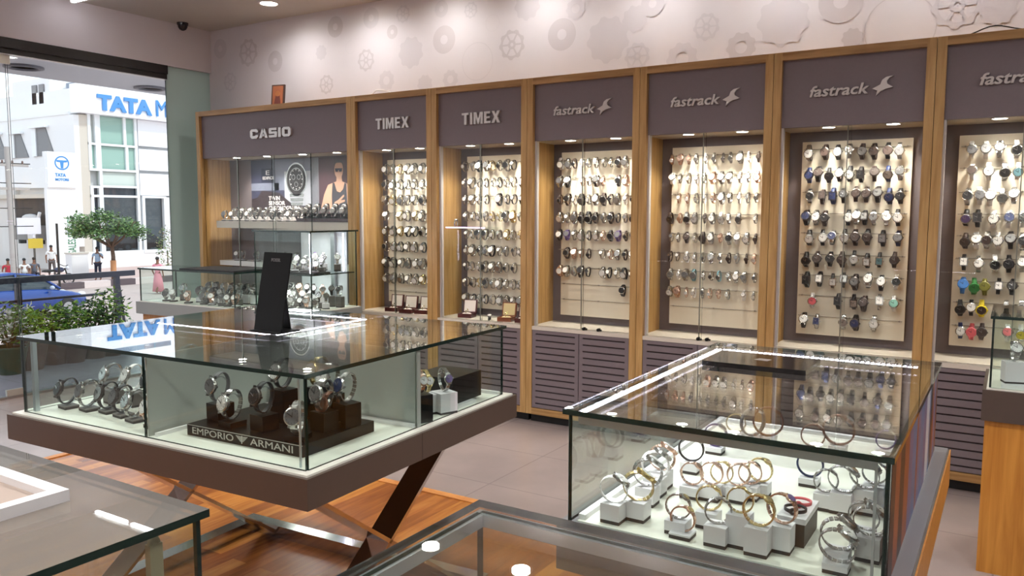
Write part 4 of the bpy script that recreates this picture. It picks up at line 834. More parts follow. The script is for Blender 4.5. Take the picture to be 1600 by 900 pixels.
# ================================================================== watches in the window counter and the tower
rr = random.Random(21)
def cluster(fn, xs, ys, z, where, gw, gs, cols, hs, yaw, s=1.0, jit=0.012):
    for j, y_ in enumerate(ys):
        for k, x_ in enumerate(xs):
            if rr.random() < 0.1: continue
            P = fn(x_+rr.uniform(-jit, jit), y_+rr.uniform(-jit, jit)*0.5, z); sd = rr.choice(cols)
            stand_watch(P, yaw+rr.uniform(-0.4, 0.4), rr.uniform(-0.6, -0.2), sd, hs[j], rr.choice([WHITEB, mat('grey_low_base', (104, 98, 94), 0.5)]), '%s in %s row, %s' % (ORD[k+1], ORD[j+1], where), gw, gs, base=(0.05, 0.045), s=s)
def Wb(x, y, z): return Vector((BC.x+x*cos(BA)-y*sin(BA), BC.y+x*sin(BA)+y*cos(BA), z))
cluster(Wb, [-0.87, -0.78], [0.09, 0.2], 0.80, 'small group, window counter', 'watches in the counter by the window', 'stands in the counter by the window', ['SS', 'SE', 'SW'], [.012, .05], 0.3)
cluster(Wb, [-0.58, -0.495, -0.41, -0.325, -0.24, -0.155, -0.07], [0.08, 0.17, 0.27], 0.80, 'large group, window counter', 'watches in the counter by the window', 'stands in the counter by the window', ['SS', 'SW', 'KS', 'RW', 'SK', 'WW'], [.012, .04, .07], 0.3)
Wt = lambda x, y, z: Vector((x, y, z))
cluster(Wt, [-4.50, -4.42, -4.34, -4.265, -4.205], [TY0+0.10, TY0+0.20, TY0+0.31], 1.072, 'glass tower shelf', 'watches in the glass tower', 'stands in the glass tower', ['WW', 'WS', 'SW', 'SS', 'VW'], [.012, .03, .05], 0.6, 0.95)
cluster(Wt, [-4.70, -4.62, -4.54, -4.46, -4.38, -4.30, -4.22], [TY0+0.10, TY0+0.21, TY0+0.33], 0.80, 'glass tower deck', 'watches in the glass tower', 'stands in the glass tower', ['SS', 'SW', 'SK', 'RS', 'KS'], [.012, .04, .08], 0.6, 0.95)
# ================================================================== things in the widest cabinet
g5, g5s = 'watches on the shelf below the poster', 'stands on the shelf below the poster'
for k in range(30):
    n_ = k//2+1; x = -6.30+(k//2)*0.108+(k % 2)*0.05; dark = k >= 19
    P = (x, 4.97+(k % 2)*0.085, 1.42+(0.03 if dark else 0))
    stand_watch(P, 0.2, -0.3, rr.choice(['KS', 'KK', 'KS']) if dark else rr.choice(['SS', 'SW', 'SK', 'KS']), 0.012+0.03*(k % 2), BLACK if dark else WHITEB, '%s in the %s row, poster shelf' % (ORD[n_], 'rear' if k % 2 else 'front'), g5, g5s, base=(0.05, 0.05), s=1.0, mass=True)
t = thing('display_riser', 'dark red lacquered riser under black watches on the poster shelf', 'display riser', (-5.32, 4.94, 1.42)); MB().prism([(0, 0), (0.62, 0), (0.62, 0.15), (0.05, 0.15)], 0, 0.03, 'z').build('riser', mat('dark_red_lacquer', (64, 28, 34), 0.2), t)
for k, (x, sd) in enumerate(((-6.25, 'SW'), (-6.17, 'SS'), (-5.98, 'SK'), (-5.78, 'SW'), (-5.6, 'SS'), (-5.45, 'SW'), (-5.3, 'SE'))):
    stand_watch((x, 5.06, 1.045), 0.3, -0.3, sd, 0.012, WHITEB, '%s from left on the lower white shelf' % ORD[k+1], 'watches on the lower white shelf', 'stands on the lower white shelf', base=(0.05, 0.05), mass=True)
tag(MASS.build('wristwatch', [SC[k][1] for k in MPAL]), 'the many small far watches crowding the four leftmost wall cabinets', 'watch', kind='stuff')
# open watch boxes on the ledges
def watch_box(x, y, lab, col=(78, 30, 30), inner=(222, 214, 204), s=1.0, yaw=0.2, sd='AW'):
    t = thing('watch_box', lab, 'watch box', (x, y, 0.70), yaw, 'open watch boxes on the cabinet ledges'); M_ = mat('box_%d_%d_%d' % col, col, 0.3); I_ = mat('satin_%d' % inner[0], inner, 0.6)
    w_, d_ = 0.11*s, 0.10*s
    mb = MB(); mb.box(-w_/2, w_/2, -d_/2, d_/2, 0, 0.012, 0); mb.box(-w_/2, w_/2, -d_/2, -d_/2+0.008, 0.012, 0.032, 0); mb.box(-w_/2, w_/2, d_/2-0.008, d_/2, 0.012, 0.032, 0)
    mb.box(-w_/2, -w_/2+0.008, -d_/2+0.008, d_/2-0.008, 0.012, 0.032, 0); mb.box(w_/2-0.008, w_/2, -d_/2+0.008, d_/2-0.008, 0.012, 0.032, 0); mb.build('tray', M_, t)
    mb = MB(); mb.M = Matrix.Translation((0, d_/2, 0.032)) @ Matrix.Rotation(-0.2, 4, 'X'); mb.box(-w_/2, w_/2, 0, 0.018, 0, 0.10*s, 0); mb.box(-w_/2+0.008, w_/2-0.008, -0.001, 0.001, 0.006, 0.10*s-0.006, 1); mb.build('lid', [M_, I_], t)
    MB().ball((0, 0, 0.022), (w_*0.38, d_*0.3, 0.016), 16).build('cushion', I_, t)
    o = watch(MX((x, y, 0.745), yaw, -0.9, 0, 0.62), sd[0], sd[1], K_LADY, 'tiny %s watch inside the %s' % (SC[sd[0]][0], lab.split(',')[0]), 'watches in open boxes', True)
for x, y, lab, kw in ((-4.265, 4.99, 'leftmost dark red open watch box, second cabinet ledge', {}), (-4.10, 4.97, 'middle dark red open watch box, second cabinet ledge', {}), (-3.96, 4.99, 'dark red open box partly behind the oak post', {}),
                      (-3.54, 5.0, 'dark red open box with a bright white lid lining', dict(inner=(240, 226, 222))), (-3.17, 4.985, 'reddish-brown open box holding a gold watch', dict(col=(124, 66, 40), inner=(206, 186, 140), sd='AA')), (-3.03, 4.985, 'dark open box at the third cabinet right post', dict(s=0.85))):
    watch_box(x, y, lab, **kw)
o = watch(MX((-3.30, 4.955, 0.7150), 0.4, -1.2, 0, 0.75), 'K', 'W', K_MAN, 'black watch lying loose between two open boxes', 'loose watch', True); 
# small glass shelf with glowing edge in the third cabinet
t = thing('glass_shelf', 'short glass shelf with a glowing violet-white edge and one watch', 'shelf', (-3.70, 4.95, 1.385)); mb = MB(); mb.box(0, 0.36, 0, 0.22, 0, 0.008, 0); mb.build('pane', [GLASS, GEDGE_L], t); MB().box(0, 0.36, -0.004, 0, 0, 0.008).build('lit_edge', emit('violet_edge', (236, 190, 255), 3.0), t)
MB().box(0.02, 0.04, 0.22, 0.27, -0.01, 0.0).build('bracket', STEELB, t)
watch(MX((-3.64, 5.0, 1.393+0.026), 0.3, -1.45, 0, 1.0), 'S', 'W', K_LADY, 'silver watch lying on the short glowing glass shelf', 'loose watch on shelf', True)
# door locks
for k, (qx, qy, lab) in enumerate(((905, 517, 'small black lock on the fourth cabinet ledge, left one'), (928, 519, 'small black lock on the fourth cabinet ledge, right one'), (1088, 532, 'small dark lock on the fifth cabinet ledge, left one'), (1102, 533, 'small dark lock on the fifth cabinet ledge, right one'))):
    P = at(qx, qy, 2, 0.705); t = thing('glass_door_lock', lab, 'lock', (P.x, YF+0.022, 0.70), 0, 'locks on the cabinet ledges')
    mb = MB(); mb.lathe([(0.0, -0.016), (0.010, -0.016), (0.011, -0.004), (0.011, 0.012), (0, 0.012)], (0, 0, 0.0115), 14, axis='y'); mb.build('cylinder', BLACK, t); MB().box(0.0, 0.022, -0.004, 0.004, 0.004, 0.014).build('key', BLACKM, t)
# things on top of the cabinets
P = at(433, 159, 1, 5.0); t = thing('framed_icon', 'small brown framed picture leaning on top of the leftmost cabinet', 'picture', (P.x, 5.0, 2.43), 0.25)
mb = MB(); mb.M = Matrix.Rotation(-0.12, 4, 'X'); mb.box(-0.065, 0.065, 0, 0.018, 0, 0.20, 0); mb.build('frame', mat('dark_frame', (58, 34, 26), 0.4), t)
mb = MB(); mb.M = Matrix.Rotation(-0.12, 4, 'X'); mb.box(-0.052, 0.052, -0.001, 0.0005, 0.012, 0.188, 0); mb.lathe([(0, -0.002), (0.026, -0.002)], (0, 0, 0.12), 16, 1, axis='y'); mb.prism([(-0.035, 0.03), (0.035, 0.03), (0.02, 0.10), (-0.02, 0.10)], -0.002, -0.001, 'y', 2); mb.build('picture', [mat('icon_brown', (150, 86, 52), 0.5), mat('icon_gold', (196, 130, 80), 0.5), mat('icon_maroon', (96, 44, 34), 0.5)], t)
for k, (qx, lab) in enumerate(((593, 'thin white cable looping on top of the second cabinet'), (1555, 'thin dark cable looping over the rightmost cabinet top'))):
    P = at(qx, 145 if k == 0 else 52, 1, 4.92); pts = [(P.x-0.14+0.028*q, 4.92+0.02*sin(q), 2.433+0.035*sin(pi*q/10.0)) for q in range(11)]
    tag(MB().tube(pts, 0.0035, 6).build('cable', [WHITEP, BLACKM][k]), lab, 'cable')
# ================================================================== terrace and street
TER = tiles('terrace_tile', (168, 166, 176), (160, 158, 170), (140, 138, 148), 0.6, 0.2)
mb = MB(); mb.box(-9.4, XG-0.12, -4, 14, -0.2, -0.01); mb.box(-9.6, -9.4, -4, 14, -2.1, -0.01, 1); struct('terrace_floor', mb, [TER, mat('terrace_face', (190, 186, 180), 0.7)])
mb = MB(); mb.box(-10.0, XG-0.12, -4, 16, 3.1, 3.25); struct('terrace_soffit', mb, mat('soffit_grey', (190, 188, 192), 0.7))
for k, (q, lab) in enumerate((((37, 104), 'dark round soffit lamp outside the window, left one'), ((235, 137), 'dark round soffit lamp outside the window, right one'))):
    P = at(*q, 2, 3.1); t = thing('soffit_lamp', lab, 'lamp', (P.x, P.y, 3.1), 0, 'unlit soffit lamps outside')
    MB().lathe([(0.20, 0), (0.20, -0.02), (0.15, -0.025), (0.14, -0.006)], n=28).build('ring', mat('soffit_ring', (92, 90, 98), 0.5), t); MB().lathe([(0, -0.006), (0.14, -0.006)], n=28).build('lens', mat('soffit_lens', (150, 150, 158), 0.4), t)
NAVYR = mat('rail_navy_black', (26, 26, 48), 0.3)
RXX = -8.5
t = thing('railing', 'dark blue-black metal railing along the terrace outside the window', 'railing', (RXX, 0, 0))
y_a, y_b = 1.5, at(190, 425, 0, RXX).y; zt = at(100, 431, 0, RXX).z
mb = MB(); mb.box(-0.02, 0.02, y_a, y_b+0.15, zt-0.045, zt+0.015); mb.build('top_rail', NAVYR, t)
zm = at(140, 461, 0, RXX).z; MB().tube([(0, y_a, zm), (0, y_b-0.2, zm)], 0.014, 8).build('mid_rail', NAVYR, t)
zl = at(20, 504, 0, RXX).z; MB().tube([(0, y_a, zl), (0, at(30, 504, 0, RXX).y, zl)], 0.02, 8).build('low_rail', NAVYR, t)
for q in (-1.0, 0.0):
    yy = (at(29, 470, 0, RXX).y if q < 0 else at(183, 460, 0, RXX).y); MB().box(-0.025, 0.025, yy-0.025, yy+0.025, -0.01, zt-0.045).build('post', NAVYR, t)
    if q == 0: MB().plate((0, yy+0.025, zt-0.15), (0, yy+0.10, 0.0), (1, 0, 0), 0.04, 0.015).build('brace', NAVYR, t)
MB().box(-0.03, 0.03, 2.4, 2.46, -0.01, zt-0.05).build('post', NAVYR, t)
# leaves
def leaf_cloud(mb, c, r, n, size, rnd, mi_n=2, flat=0.5):
    for _ in range(n):
        while True:
            p = Vector((rnd.uniform(-1, 1), rnd.uniform(-1, 1), rnd.uniform(-1, 1)))
            if 0.25 < p.length < 1: break
        p = Vector((c[0]+p.x*r[0], c[1]+p.y*r[1], c[2]+p.z*r[2]))
        a = Vector((rnd.uniform(-1, 1), rnd.uniform(-1, 1), rnd.uniform(-flat, flat))).normalized(); b = a.cross(Vector((rnd.uniform(-.5, .5), rnd.uniform(-.5, .5), 1))).normalized(); s = size*rnd.uniform(0.6, 1.3)
        nn = a.cross(b)*s*0.18
        mb.add([p, p+a*s*0.5+b*s*0.28+nn, p+a*s, p+a*s*0.5-b*s*0.28+nn], [(0, 1, 2), (0, 2, 3)], rnd.randrange(mi_n))
LEAFS = [mat('leaf_bright', (160, 196, 66), 0.5), mat('leaf_mid', (104, 150, 56), 0.5), mat('leaf_dark', (54, 92, 46), 0.5), mat('petal_white', (236, 236, 228), 0.5)]
POTM = mat('pot_brown', (72, 46, 34), 0.5); POTG = mat('pot_green', (20, 62, 44), 0.35)
def shrub(px_, py_, X, top_y, rad, kinds, lab, pot, n=330, size=0.06):
    P = at(px_, py_, 0, X); zt_ = at(px_, top_y, 0, X).z; rnd = random.Random(int(px_*7))
    t = thing('potted_shrub', lab, 'potted plant', (X, P.y, -0.01), 0, 'potted shrubs along the terrace railing')
    MB().lathe([(0.10, 0), (0.15, 0.24), (0.16, 0.26), (0.14, 0.26), (0.13, 0.23), (0, 0.23)], n=20).build('pot', pot, t)
    mb = MB()
    for k in range(6): a = k*1.1; mb.tube([(0, 0, 0.22), (rad*0.4*cos(a), rad*0.4*sin(a), 0.24+(zt_-0.3)*0.5), (rad*0.8*cos(a), rad*0.8*sin(a), zt_-0.1)], [0.008, 0.006, 0.003], 5)
    mb.build('stem', mat('stem_brown', (88, 70, 44), 0.7), t)
    mb = MB(); leaf_cloud(mb, (0, 0, (0.26+zt_)/2+0.02), (rad, rad, (zt_-0.26)/2+0.02), n, size, rnd, len(kinds)); mb.build('foliage', [LEAFS[k] for k in kinds], t)
for a in ((14, 520, -7.9, 478, 0.17, [1, 1, 3, 2], 'shrub with white flowers in a green pot at the left edge', POTG), (46, 500, -7.95, 486, 0.16, [0, 0, 1], 'yellow-green leafy shrub just left of the rail plants', POTM), (84, 500, -8.05, 478, 0.16, [1, 2, 0], 'mid-green shrub, first right of the railing post', POTM),
          (112, 500, -8.0, 476, 0.19, [0, 1, 1], 'bright green bushy shrub in the middle of the plant row', POTM), (144, 490, -8.05, 470, 0.17, [1, 2, 2], 'dark green shrub right of the bright bushy one', POTM), (171, 480, -8.05, 452, 0.19, [1, 0, 2], 'tallest green shrub beside the right railing post', POTM), (30, 495, -8.3, 480, 0.18, [1, 3, 2], 'low flowering shrub behind the yellow-green one', POTM)):
    shrub(*a)
P = at(200, 490, 0, -8.0); t = thing('flower_pot', 'pot of small white and pink flowers beside the window counter', 'potted plant', (-8.0, P.y, -0.01)); MB().lathe([(0.07, 0), (0.1, 0.2), (0.09, 0.2), (0, 0.18)], n=16).build('pot', WHITEP, t)
mb = MB(); leaf_cloud(mb, (0, 0, 0.27), (0.12, 0.12, 0.1), 120, 0.05, random.Random(3), 3); mb.build('foliage', [LEAFS[3], LEAFS[2], LEAFS[1]], t)
SZ = -2.1
mb = MB(); mb.box(-110, -9.5, -60, 110, SZ-0.2, SZ); struct('street', mb, mat('asphalt', (176, 160, 152), 0.85, noise=0.06, scale=3))
mb = MB(); mb.box(-47.9, -37.5, -20, 90, SZ, SZ+0.12); struct('pavement', mb, mat('pavement_pink', (198, 172, 164), 0.85, noise=0.06, scale=2))
mb = MB()
for k in range(60): mb.box(-37.5, -37.15, -10+k*1.3, -10+(k+1)*1.3, SZ, SZ+0.3, k % 2)
struct('kerb', mb, [mat('kerb_white', (214, 200, 196), 0.8), mat('kerb_black', (92, 80, 84), 0.8)])
# ---- showroom across the street
BX, BYc = -48.0, 27.2
WB = mat('white_render', (236, 236, 236), 0.8); WB2 = mat('beige_render', (206, 198, 186), 0.8); GT = mat('tinted_glazing_green', (150, 184, 172), 0.15); GD = mat('dark_glazing', (34, 44, 56), 0.1); GSEE = glass('showroom_glass', (0.42, 0.48, 0.52), base=0.05); GM = mat('window_frame_white', (236, 240, 242), 0.4)
SIGNB = mat('sign_blue', (70, 140, 205), 0.5); GREYW = mat('grey_window', (120, 120, 122), 0.4)
t = thing('showroom_building', 'white corner car showroom across the street with glass front', 'building', (BX, BYc, SZ)); zz = lambda z: z-SZ
def yat(px_, py_=250): return at(px_, py_, 0, BX).y-BYc
y1 = yat(140); y2 = yat(159, 300); y3 = yat(216, 300); y4 = yat(268, 300)
zC_, zD_, yS_ = zz(at(190, 307, 0, BX).z), zz(at(190, 395, 0, BX).z), yat(159, 350)
mb = MB(); mb.box(-26, -7, 0.4, 26, 0, zz(7.4), 0); mb.box(-7, -0.5, 0.4, yS_-0.2, 0, zz(7.4), 0); mb.box(-7, -0.5, yS_-0.2, 26, 0, zD_-0.05, 0); mb.box(-7, -0.5, yS_-0.2, 26, zC_+0.02, zz(7.4), 0); mb.box(-14, -0.4, 0.5, 26, zz(7.4), zz(9.0), 0); mb.build('walls', WB, t)
mb = MB(); mb.box(-0.5, -0.0, 0.0, yat(126), zz(-0.6), zz(7.3)); mb.box(-0.5, 0.06, yat(126), 26, zz(-2.1), zz(-0.95)); mb.build('corner_pier', WB, t)
MB().box(-0.5, 0.0, yat(126), y1, zz(-0.95), zz(7.35)).build('side_wall', WB2, t)
EPS = [0.0]
def win(a, b, z0, z1, m_, bars=(), name='window'):
    EPS[0] += 0.012
    f = MB().box(-0.45, -0.15, a, b, zz(z0), zz(z1)).build(name, m_, t); mb = MB()
    for y_ in (a, b)+tuple(bars): mb.box(-0.15, -0.02+EPS[0], y_-0.09, y_+0.09, zz(z0)+0.07, zz(z1)-0.07)
    for z_ in (z0, z1): mb.box(-0.15, -0.01+EPS[0], a-0.09, b+0.09, zz(z_)-0.07, zz(z_)+0.07)
    mb.build('frame', GM, f)
zA, zB, zC, zD = at(190, 228, 0, BX).z, at(190, 267, 0, BX).z, at(190, 307, 0, BX).z, at(190, 395, 0, BX).z
z0_ = 7.5
win(y2, y3, zA, z0_, GT, (yat(197),)); win(y2, y3, zB, zA, GT, (yat(199),)); win(y2, y3, at(190, 292, 0, BX).z, zB, mat('spandrel_pale', (204, 216, 208), 0.4)); win(y2, y3, zC, at(190, 292, 0, BX).z, GD); win(y2, y3, zD, zC, GSEE)
win(yat(141), yat(152), zA, z0_, mat('glazing_grey', (170, 176, 172), 0.3)); win(yat(141), yat(152), zB, zA, GT); win(yat(141), yat(154), zC, at(150, 292, 0, BX).z, GD); win(yat(141), yat(154), zD, zC, GD)
win(y3+0.3, yat(258, 350), zD, zC, GSEE); win(yat(275), yat(310), zD, zC, GD)
MB().box(-0.5, -0.02, yat(258, 350)+0.1, yat(275)-0.1, zz(zD), zz(zC)).build('pier', WB, t)
mb = MB(); mb.box(-0.4, 0.05, y3+0.1, 26, zC, zC+0.01)
mb = MB()
for za, zb in ((zA, z0_), (zB, zA), (zC, zB)): mb.box(-0.4, 0.0, y3+0.15, 26, zz(za)+0.1, zz(zb)-0.1)
mb.build('white_cladding', mat('cladding_white', (240, 242, 246), 0.6), t)
sg = MB().box(-0.5, 0.6, yat(116, 150)-0.0, 24, zz(7.42), zz(9.15)).build('fascia', mat('fascia_white', (245, 247, 252), 0.5), t)
mb = MB(); mb.M = Matrix.Translation((0.62, 0, 0)) @ Matrix.Rotation(pi/2, 4, 'Z')
a = at(151, 160, 0, BX+0.6).y-BYc; b = at(236, 165, 0, BX+0.6).y-BYc
text_mb(mb, 'TATA', a, zz(at(155, 172, 0, BX+0.6).z), b-a, at(155, 147, 0, BX+0.6).z-at(155, 172, 0, BX+0.6).z, 0, 0.1, 0, bold=0.05)
a2 = at(243, 165, 0, BX+0.6).y-BYc; text_mb(mb, 'MOTORS', a2, zz(at(155, 172, 0, BX+0.6).z), (b-a)*1.35, 1.05, 0, 0.1, 0)
mb.build('lettering', SIGNB, sg, label='large blue letters')
# side facing the junction, with windows
def xat(px_, py_=220): return at(px_, py_, 1, BYc).x-BX
t.location.y = BYc
mb = MB(); mb.box(-26, -0.5, -0.05, 0.4, zz(7.35), zz(7.5)); mb.box(-26, -0.5, 0.0, 0.4, zz(3.0), zz(7.35)); mb.build('side_facade', WB, t)
for (xa_, xb_, ya_, yb_) in ((18, 38, 210, 247), (52, 78, 200, 244), (-30, 5, 212, 250)):
    xl, xr = xat(xa_), xat(xb_); zt_, zb_ = zz(at((xa_+xb_)/2, ya_, 1, BYc).z), zz(at((xa_+xb_)/2, yb_, 1, BYc).z)
    f = MB().prism([(xl, zb_), (xr+0.5, zb_), (xr-0.4, zt_), (xl, zt_)], -0.06, 0.02, 'y').build('window', GREYW, t); mb = MB(); mb.box(xl, xl+0.5, -0.12, -0.06, zb_, zt_); mb.box(xl, xr, -0.3, -0.06, zt_, zt_+0.12); mb.build('frame', GM, f)
xl, xr = xat(25, 330), xat(82, 330); f = MB().box(xl, xr, -0.05, 0.3, zz(-0.1), zz(2.4)).build('dark_bay', mat('dark_bay', (52, 48, 50), 0.7), t)
f = MB().box(xat(76, 370), xat(93, 370), -0.1, 0.3, zz(-1.8), zz(0.6)).build('blue_door', mat('door_blue_grey', (108, 132, 156), 0.5), t)
MB().box(-26, -0.4, -0.3, 0.35, zz(2.35), zz(2.6)).build('ledge', WB2, t)
mb = MB(); mb.box(-26, xl, 0.0, 0.4, 0, zz(3.0), 0); mb.box(xl, xr, 0.3, 0.4, 0, zz(3.0), 0); mb.box(xr, -0.5, 0.0, 0.4, 0, zz(3.0), 0); mb.box(xl, xr, 0, 0.3, 0, zz(-0.1), 0); mb.build('ground_wall', mat('ground_render', (214, 210, 206), 0.8), t)
mb = MB()      # upper storeys
xl, xr = xat(66, 150), xat(112, 150)
mb.box(xat(5, 150), xat(63, 150), 0.6, 6, zz(7.4), zz(9.9), 0); mb.box(xl, xr, 1.5, 6, zz(7.4), zz(9.6), 1); mb.build('upper_storey', [WB, mat('upper_glass', (120, 134, 152), 0.3)], t)
for xa_, xb_ in ((37, 44), (48, 55)): MB().box(xat(xa_, 150), xat(xb_, 150), 0.5, 0.62, zz(8.3), zz(9.5)).build('window', GREYW, t)
# a red car just inside the glass is seen as reflection/silhouette behind the pane: car body built against the showroom glass
# ---- totem
P = at(97, 300, 0, -46.5); t = thing('sign_totem', 'tall white sign column with a round blue emblem across the street', 'sign', (-46.5, P.y, SZ)); hw = 1.0
MB().box(-0.3, 0.0, -0.85, 0.85, 0, zz(at(97, 238, 0, -46.5).z)).build('column', WB, t)
z1_, z2_ = zz(at(97, 238, 0, -46.5).z), zz(at(97, 293, 0, -46.5).z); MB().box(0.0, 0.12, -0.8, 0.8, z2_, z1_).build('sign_face', mat('totem_face', (244, 246, 250), 0.5), t)
zc = zz(at(97, 255, 0, -46.5).z); mb = MB(); n = 32
def ring3(ro, ri, mi):
    V = []
    for k in range(n): a = 2*pi*k/n; V += [(0.13, ro*cos(a), zc+ro*0.95*sin(a)), (0.13, ri*cos(a), zc+ri*0.95*sin(a))]
    mb.add(V, [(2*k, 2*k+1, 2*((k+1) % n)+1, 2*((k+1) % n)) for k in range(n)], mi)
ring3(0.42, 0.34, 0); mb.prism([(-0.3, zc+0.16), (0.3, zc+0.16), (0.3, zc+0.06), (0.1, zc+0.04), (0.07, zc-0.3), (-0.07, zc-0.3), (-0.1, zc+0.04), (-0.3, zc+0.06)], 0.12, 0.135, 'x', 0)
mb.M = Matrix.Translation((0.13, 0, 0)) @ Matrix.Rotation(pi/2, 4, 'Z'); text_mb(mb, 'TATA', -0.42, zc-0.78, 0.62, 0.2, 0, 0.01, 0, bold=0.05); text_mb(mb, 'MOTORS', -0.42, zc-1.02, 0.78, 0.16, 0, 0.01, 0, bold=0.04); mb.build('emblem', SIGNB, t)
mb = MB(); mb.M = Matrix.Translation((0.02, 0, 0)) @ Matrix.Rotation(pi/2, 4, 'Z') @ Matrix.Rotation(-pi/2, 4, 'Y')
mb.M = Matrix.Translation((0.03, 0.4, zz(0.05))) @ Matrix.Rotation(pi/2, 4, 'X') @ Matrix.Rotation(pi/2, 4, 'Y')
P2 = at(103, 390, 0, -46.5); mb = MB(); mb.M = Matrix.Translation((0.02, 0.25, zz(at(103, 374, 0, -46.5).z))) @ Matrix(((0, 0, 1, 0), (0, -1, 0, 0), (1, 0, 0, 0), (0, 0, 0, 1))) @ Matrix.Rotation(-pi/2, 4, 'X')
mb.M = Matrix.Translation((0.02, 0.3, zz(-0.9))) @ Matrix(((0, 1, 0, 0), (0, 0, -1, 0), (1, 0, 0, 0), (0, 0, 0, 1))).to_4x4()
text_mb(mb, 'SALES SERVICE', 0.0, -0.35, 2.1, 0.45, 0, 0.02); mb.build('vertical_lettering', mat('sign_green', (60, 130, 90), 0.5), t, label='green vertical lettering')
# ---- generator bay machine
P = at(47, 330, 1, BYc-0.6); t = thing('air_conditioner', 'grey rooftop cooling unit in the dark bay across the street', 'machine', (P.x, BYc-0.6, SZ+1.85), 0)
mb = MB(); mb.box(-1.3, 1.3, -0.35, 0.35, 0, 0.9, 0); mb.build('casing', mat('machine_grey', (120, 116, 114), 0.6), t)
mb = MB(); mb.ball((0, 0, 1.35), (0.9, 0.3, 0.28)); mb.build('tank', mat('tank_white', (196, 192, 190), 0.5), t)
mb = MB()
for k in range(7): mb.box(0.35+k*0.13, 0.42+k*0.13, -0.4, -0.35, 0.08, 0.85)
mb.tube([(0.9, -0.1, 0.9), (1.3, -0.1, 1.7)], 0.1, 8); mb.build('duct', WHITEP, t); mb = MB(); mb.box(-1.2, -1.0, -0.2, 0.2, -0.25, 0.0); mb.box(1.0, 1.2, -0.2, 0.2, -0.25, 0); mb.build('support', BLACKM, t)
# ---- street poles and signs
def pole(px_, top, bot_px, X, r, m_, name, lab, cat='pole', extra=None):
    P = at(px_, bot_px, 0, X); z = at(px_, top, 0, X).z; t = thing(name, lab, cat, (X, P.y, SZ+0.12 if X < -37.5 else SZ)); MB().tube([(0, 0, 0), (0, 0, z-SZ-0.12)], r, 10).build('shaft', m_, t); return t, z-SZ-0.12
CONC = mat('concrete', (168, 162, 158), 0.8)
t, h = pole(22, 230, 430, -40, 0.13, CONC, 'utility_pole', 'concrete utility pole with crossarms at the left edge')
for dz in (0.9, 2.0): MB().box(-0.06, 0.06, -0.9, 0.9, h-dz, h-dz+0.12).build('crossarm', CONC, t)
for k in range(4): mb = MB(); mb.lathe([(0.03, 0), (0.05, 0.08), (0.03, 0.16)], (0, -0.7+k*0.45, h-0.78), 8); mb.build('insulator', mat('insulator', (110, 84, 74), 0.3), t)
rw = random.Random(4)
for k in range(4):
    y0_ = t.location.y; mb = MB(); z_ = SZ+h-0.3-k*0.9; sag = rw.uniform(0.2, 0.8)
    mb.tube([(-40.0, t.location.y-7+q*1.0, z_-0.5*k*0.2-sag*(1-((q-7)/7.0)**2)) for q in range(0, 9)], 0.022, 5)
    tag(mb.build('cable', BLACKM), 'thin overhead cable slung to the utility pole', 'cable', 'overhead cables at the utility pole')
t, h = pole(93, 345, 440, -36.6, 0.05, BLACKM, 'street_post', 'thin black post standing in front of the white column')
t, h = pole(56, 372, 432, -41, 0.05, mat('sign_pole', (84, 80, 76), 0.5), 'street_sign', 'street sign post with a white board above a yellow board', 'sign')
zz0 = h
mb = MB(); mb.box(0.03, 0.06, -0.3, 0.4, zz0-0.5, zz0-0.02); mb.build('yellow_board', mat('sign_yellow', (204, 178, 60), 0.5), t)
mb = MB(); mb.box(-0.03, 0.03, -0.75, 0.35, zz0+0.2, zz0+1.0); mb.box(-0.05, 0.0, -0.04, 0.04, zz0-0.1, zz0+0.25); mb.build('white_board', mat('sign_white', (226, 224, 232), 0.5), t)
# ---- street tree
P = at(178, 437, 2, SZ+0.12); t = thing('street_tree', 'small umbrella-crowned green tree with a wrapped trunk on the pavement', 'tree', (P.x, P.y, SZ+0.12)); X = P.x
zc_ = at(160, 352, 0, X).z-SZ-0.12; yl, yr = at(103, 352, 0, X).y-P.y, at(226, 352, 0, X).y-P.y; ztop, zbot = at(160, 326, 0, X).z-SZ-0.12, at(160, 378, 0, X).z-SZ-0.12
mb = MB(); mb.tube([(0, 0, 0), (0, 0.02, 1.2), (0, -0.05, zbot)], [0.12, 0.10, 0.08], 10)
for k in range(9): a = k*0.7; mb.tube([(0, -0.05, zbot-0.3), (0.5*cos(a), (yl+yr)/2*0.6+0.7*sin(a), zbot+0.15), (1.1*cos(a), (yl+yr)/2+1.5*sin(a), zc_+0.2)], [0.06, 0.04, 0.02], 6)
mb.build('trunk', mat('bark', (96, 74, 58), 0.8), t)
MB().tube([(0, 0, 0.35), (0, 0.01, 1.0)], 0.14, 12).build('trunk_wrap', mat('wrap_orange', (196, 140, 96), 0.7), t)
mb = MB(); rt = random.Random(9)
for k in range(34):
    a = rt.uniform(0, 2*pi); q = rt.uniform(0.1, 0.85)**0.6; cy_ = (yl+yr)/2+q*cos(a)*(yr-yl)/2*0.88; cx_ = q*sin(a)*1.6; dome = (1-q*q)
    leaf_cloud(mb, (cx_, cy_, zbot+0.15+rt.uniform(0.15, 1.0)*(ztop-zbot)*(0.35+0.6*dome)), (0.5, 0.55, 0.3), 120, 0.17, rt, 3)
mb.build('foliage', [mat('tree_leaf_a', (118, 148, 84), 0.6), mat('tree_leaf_b', (84, 118, 62), 0.6), mat('tree_leaf_c', (66, 92, 56), 0.6)], t)
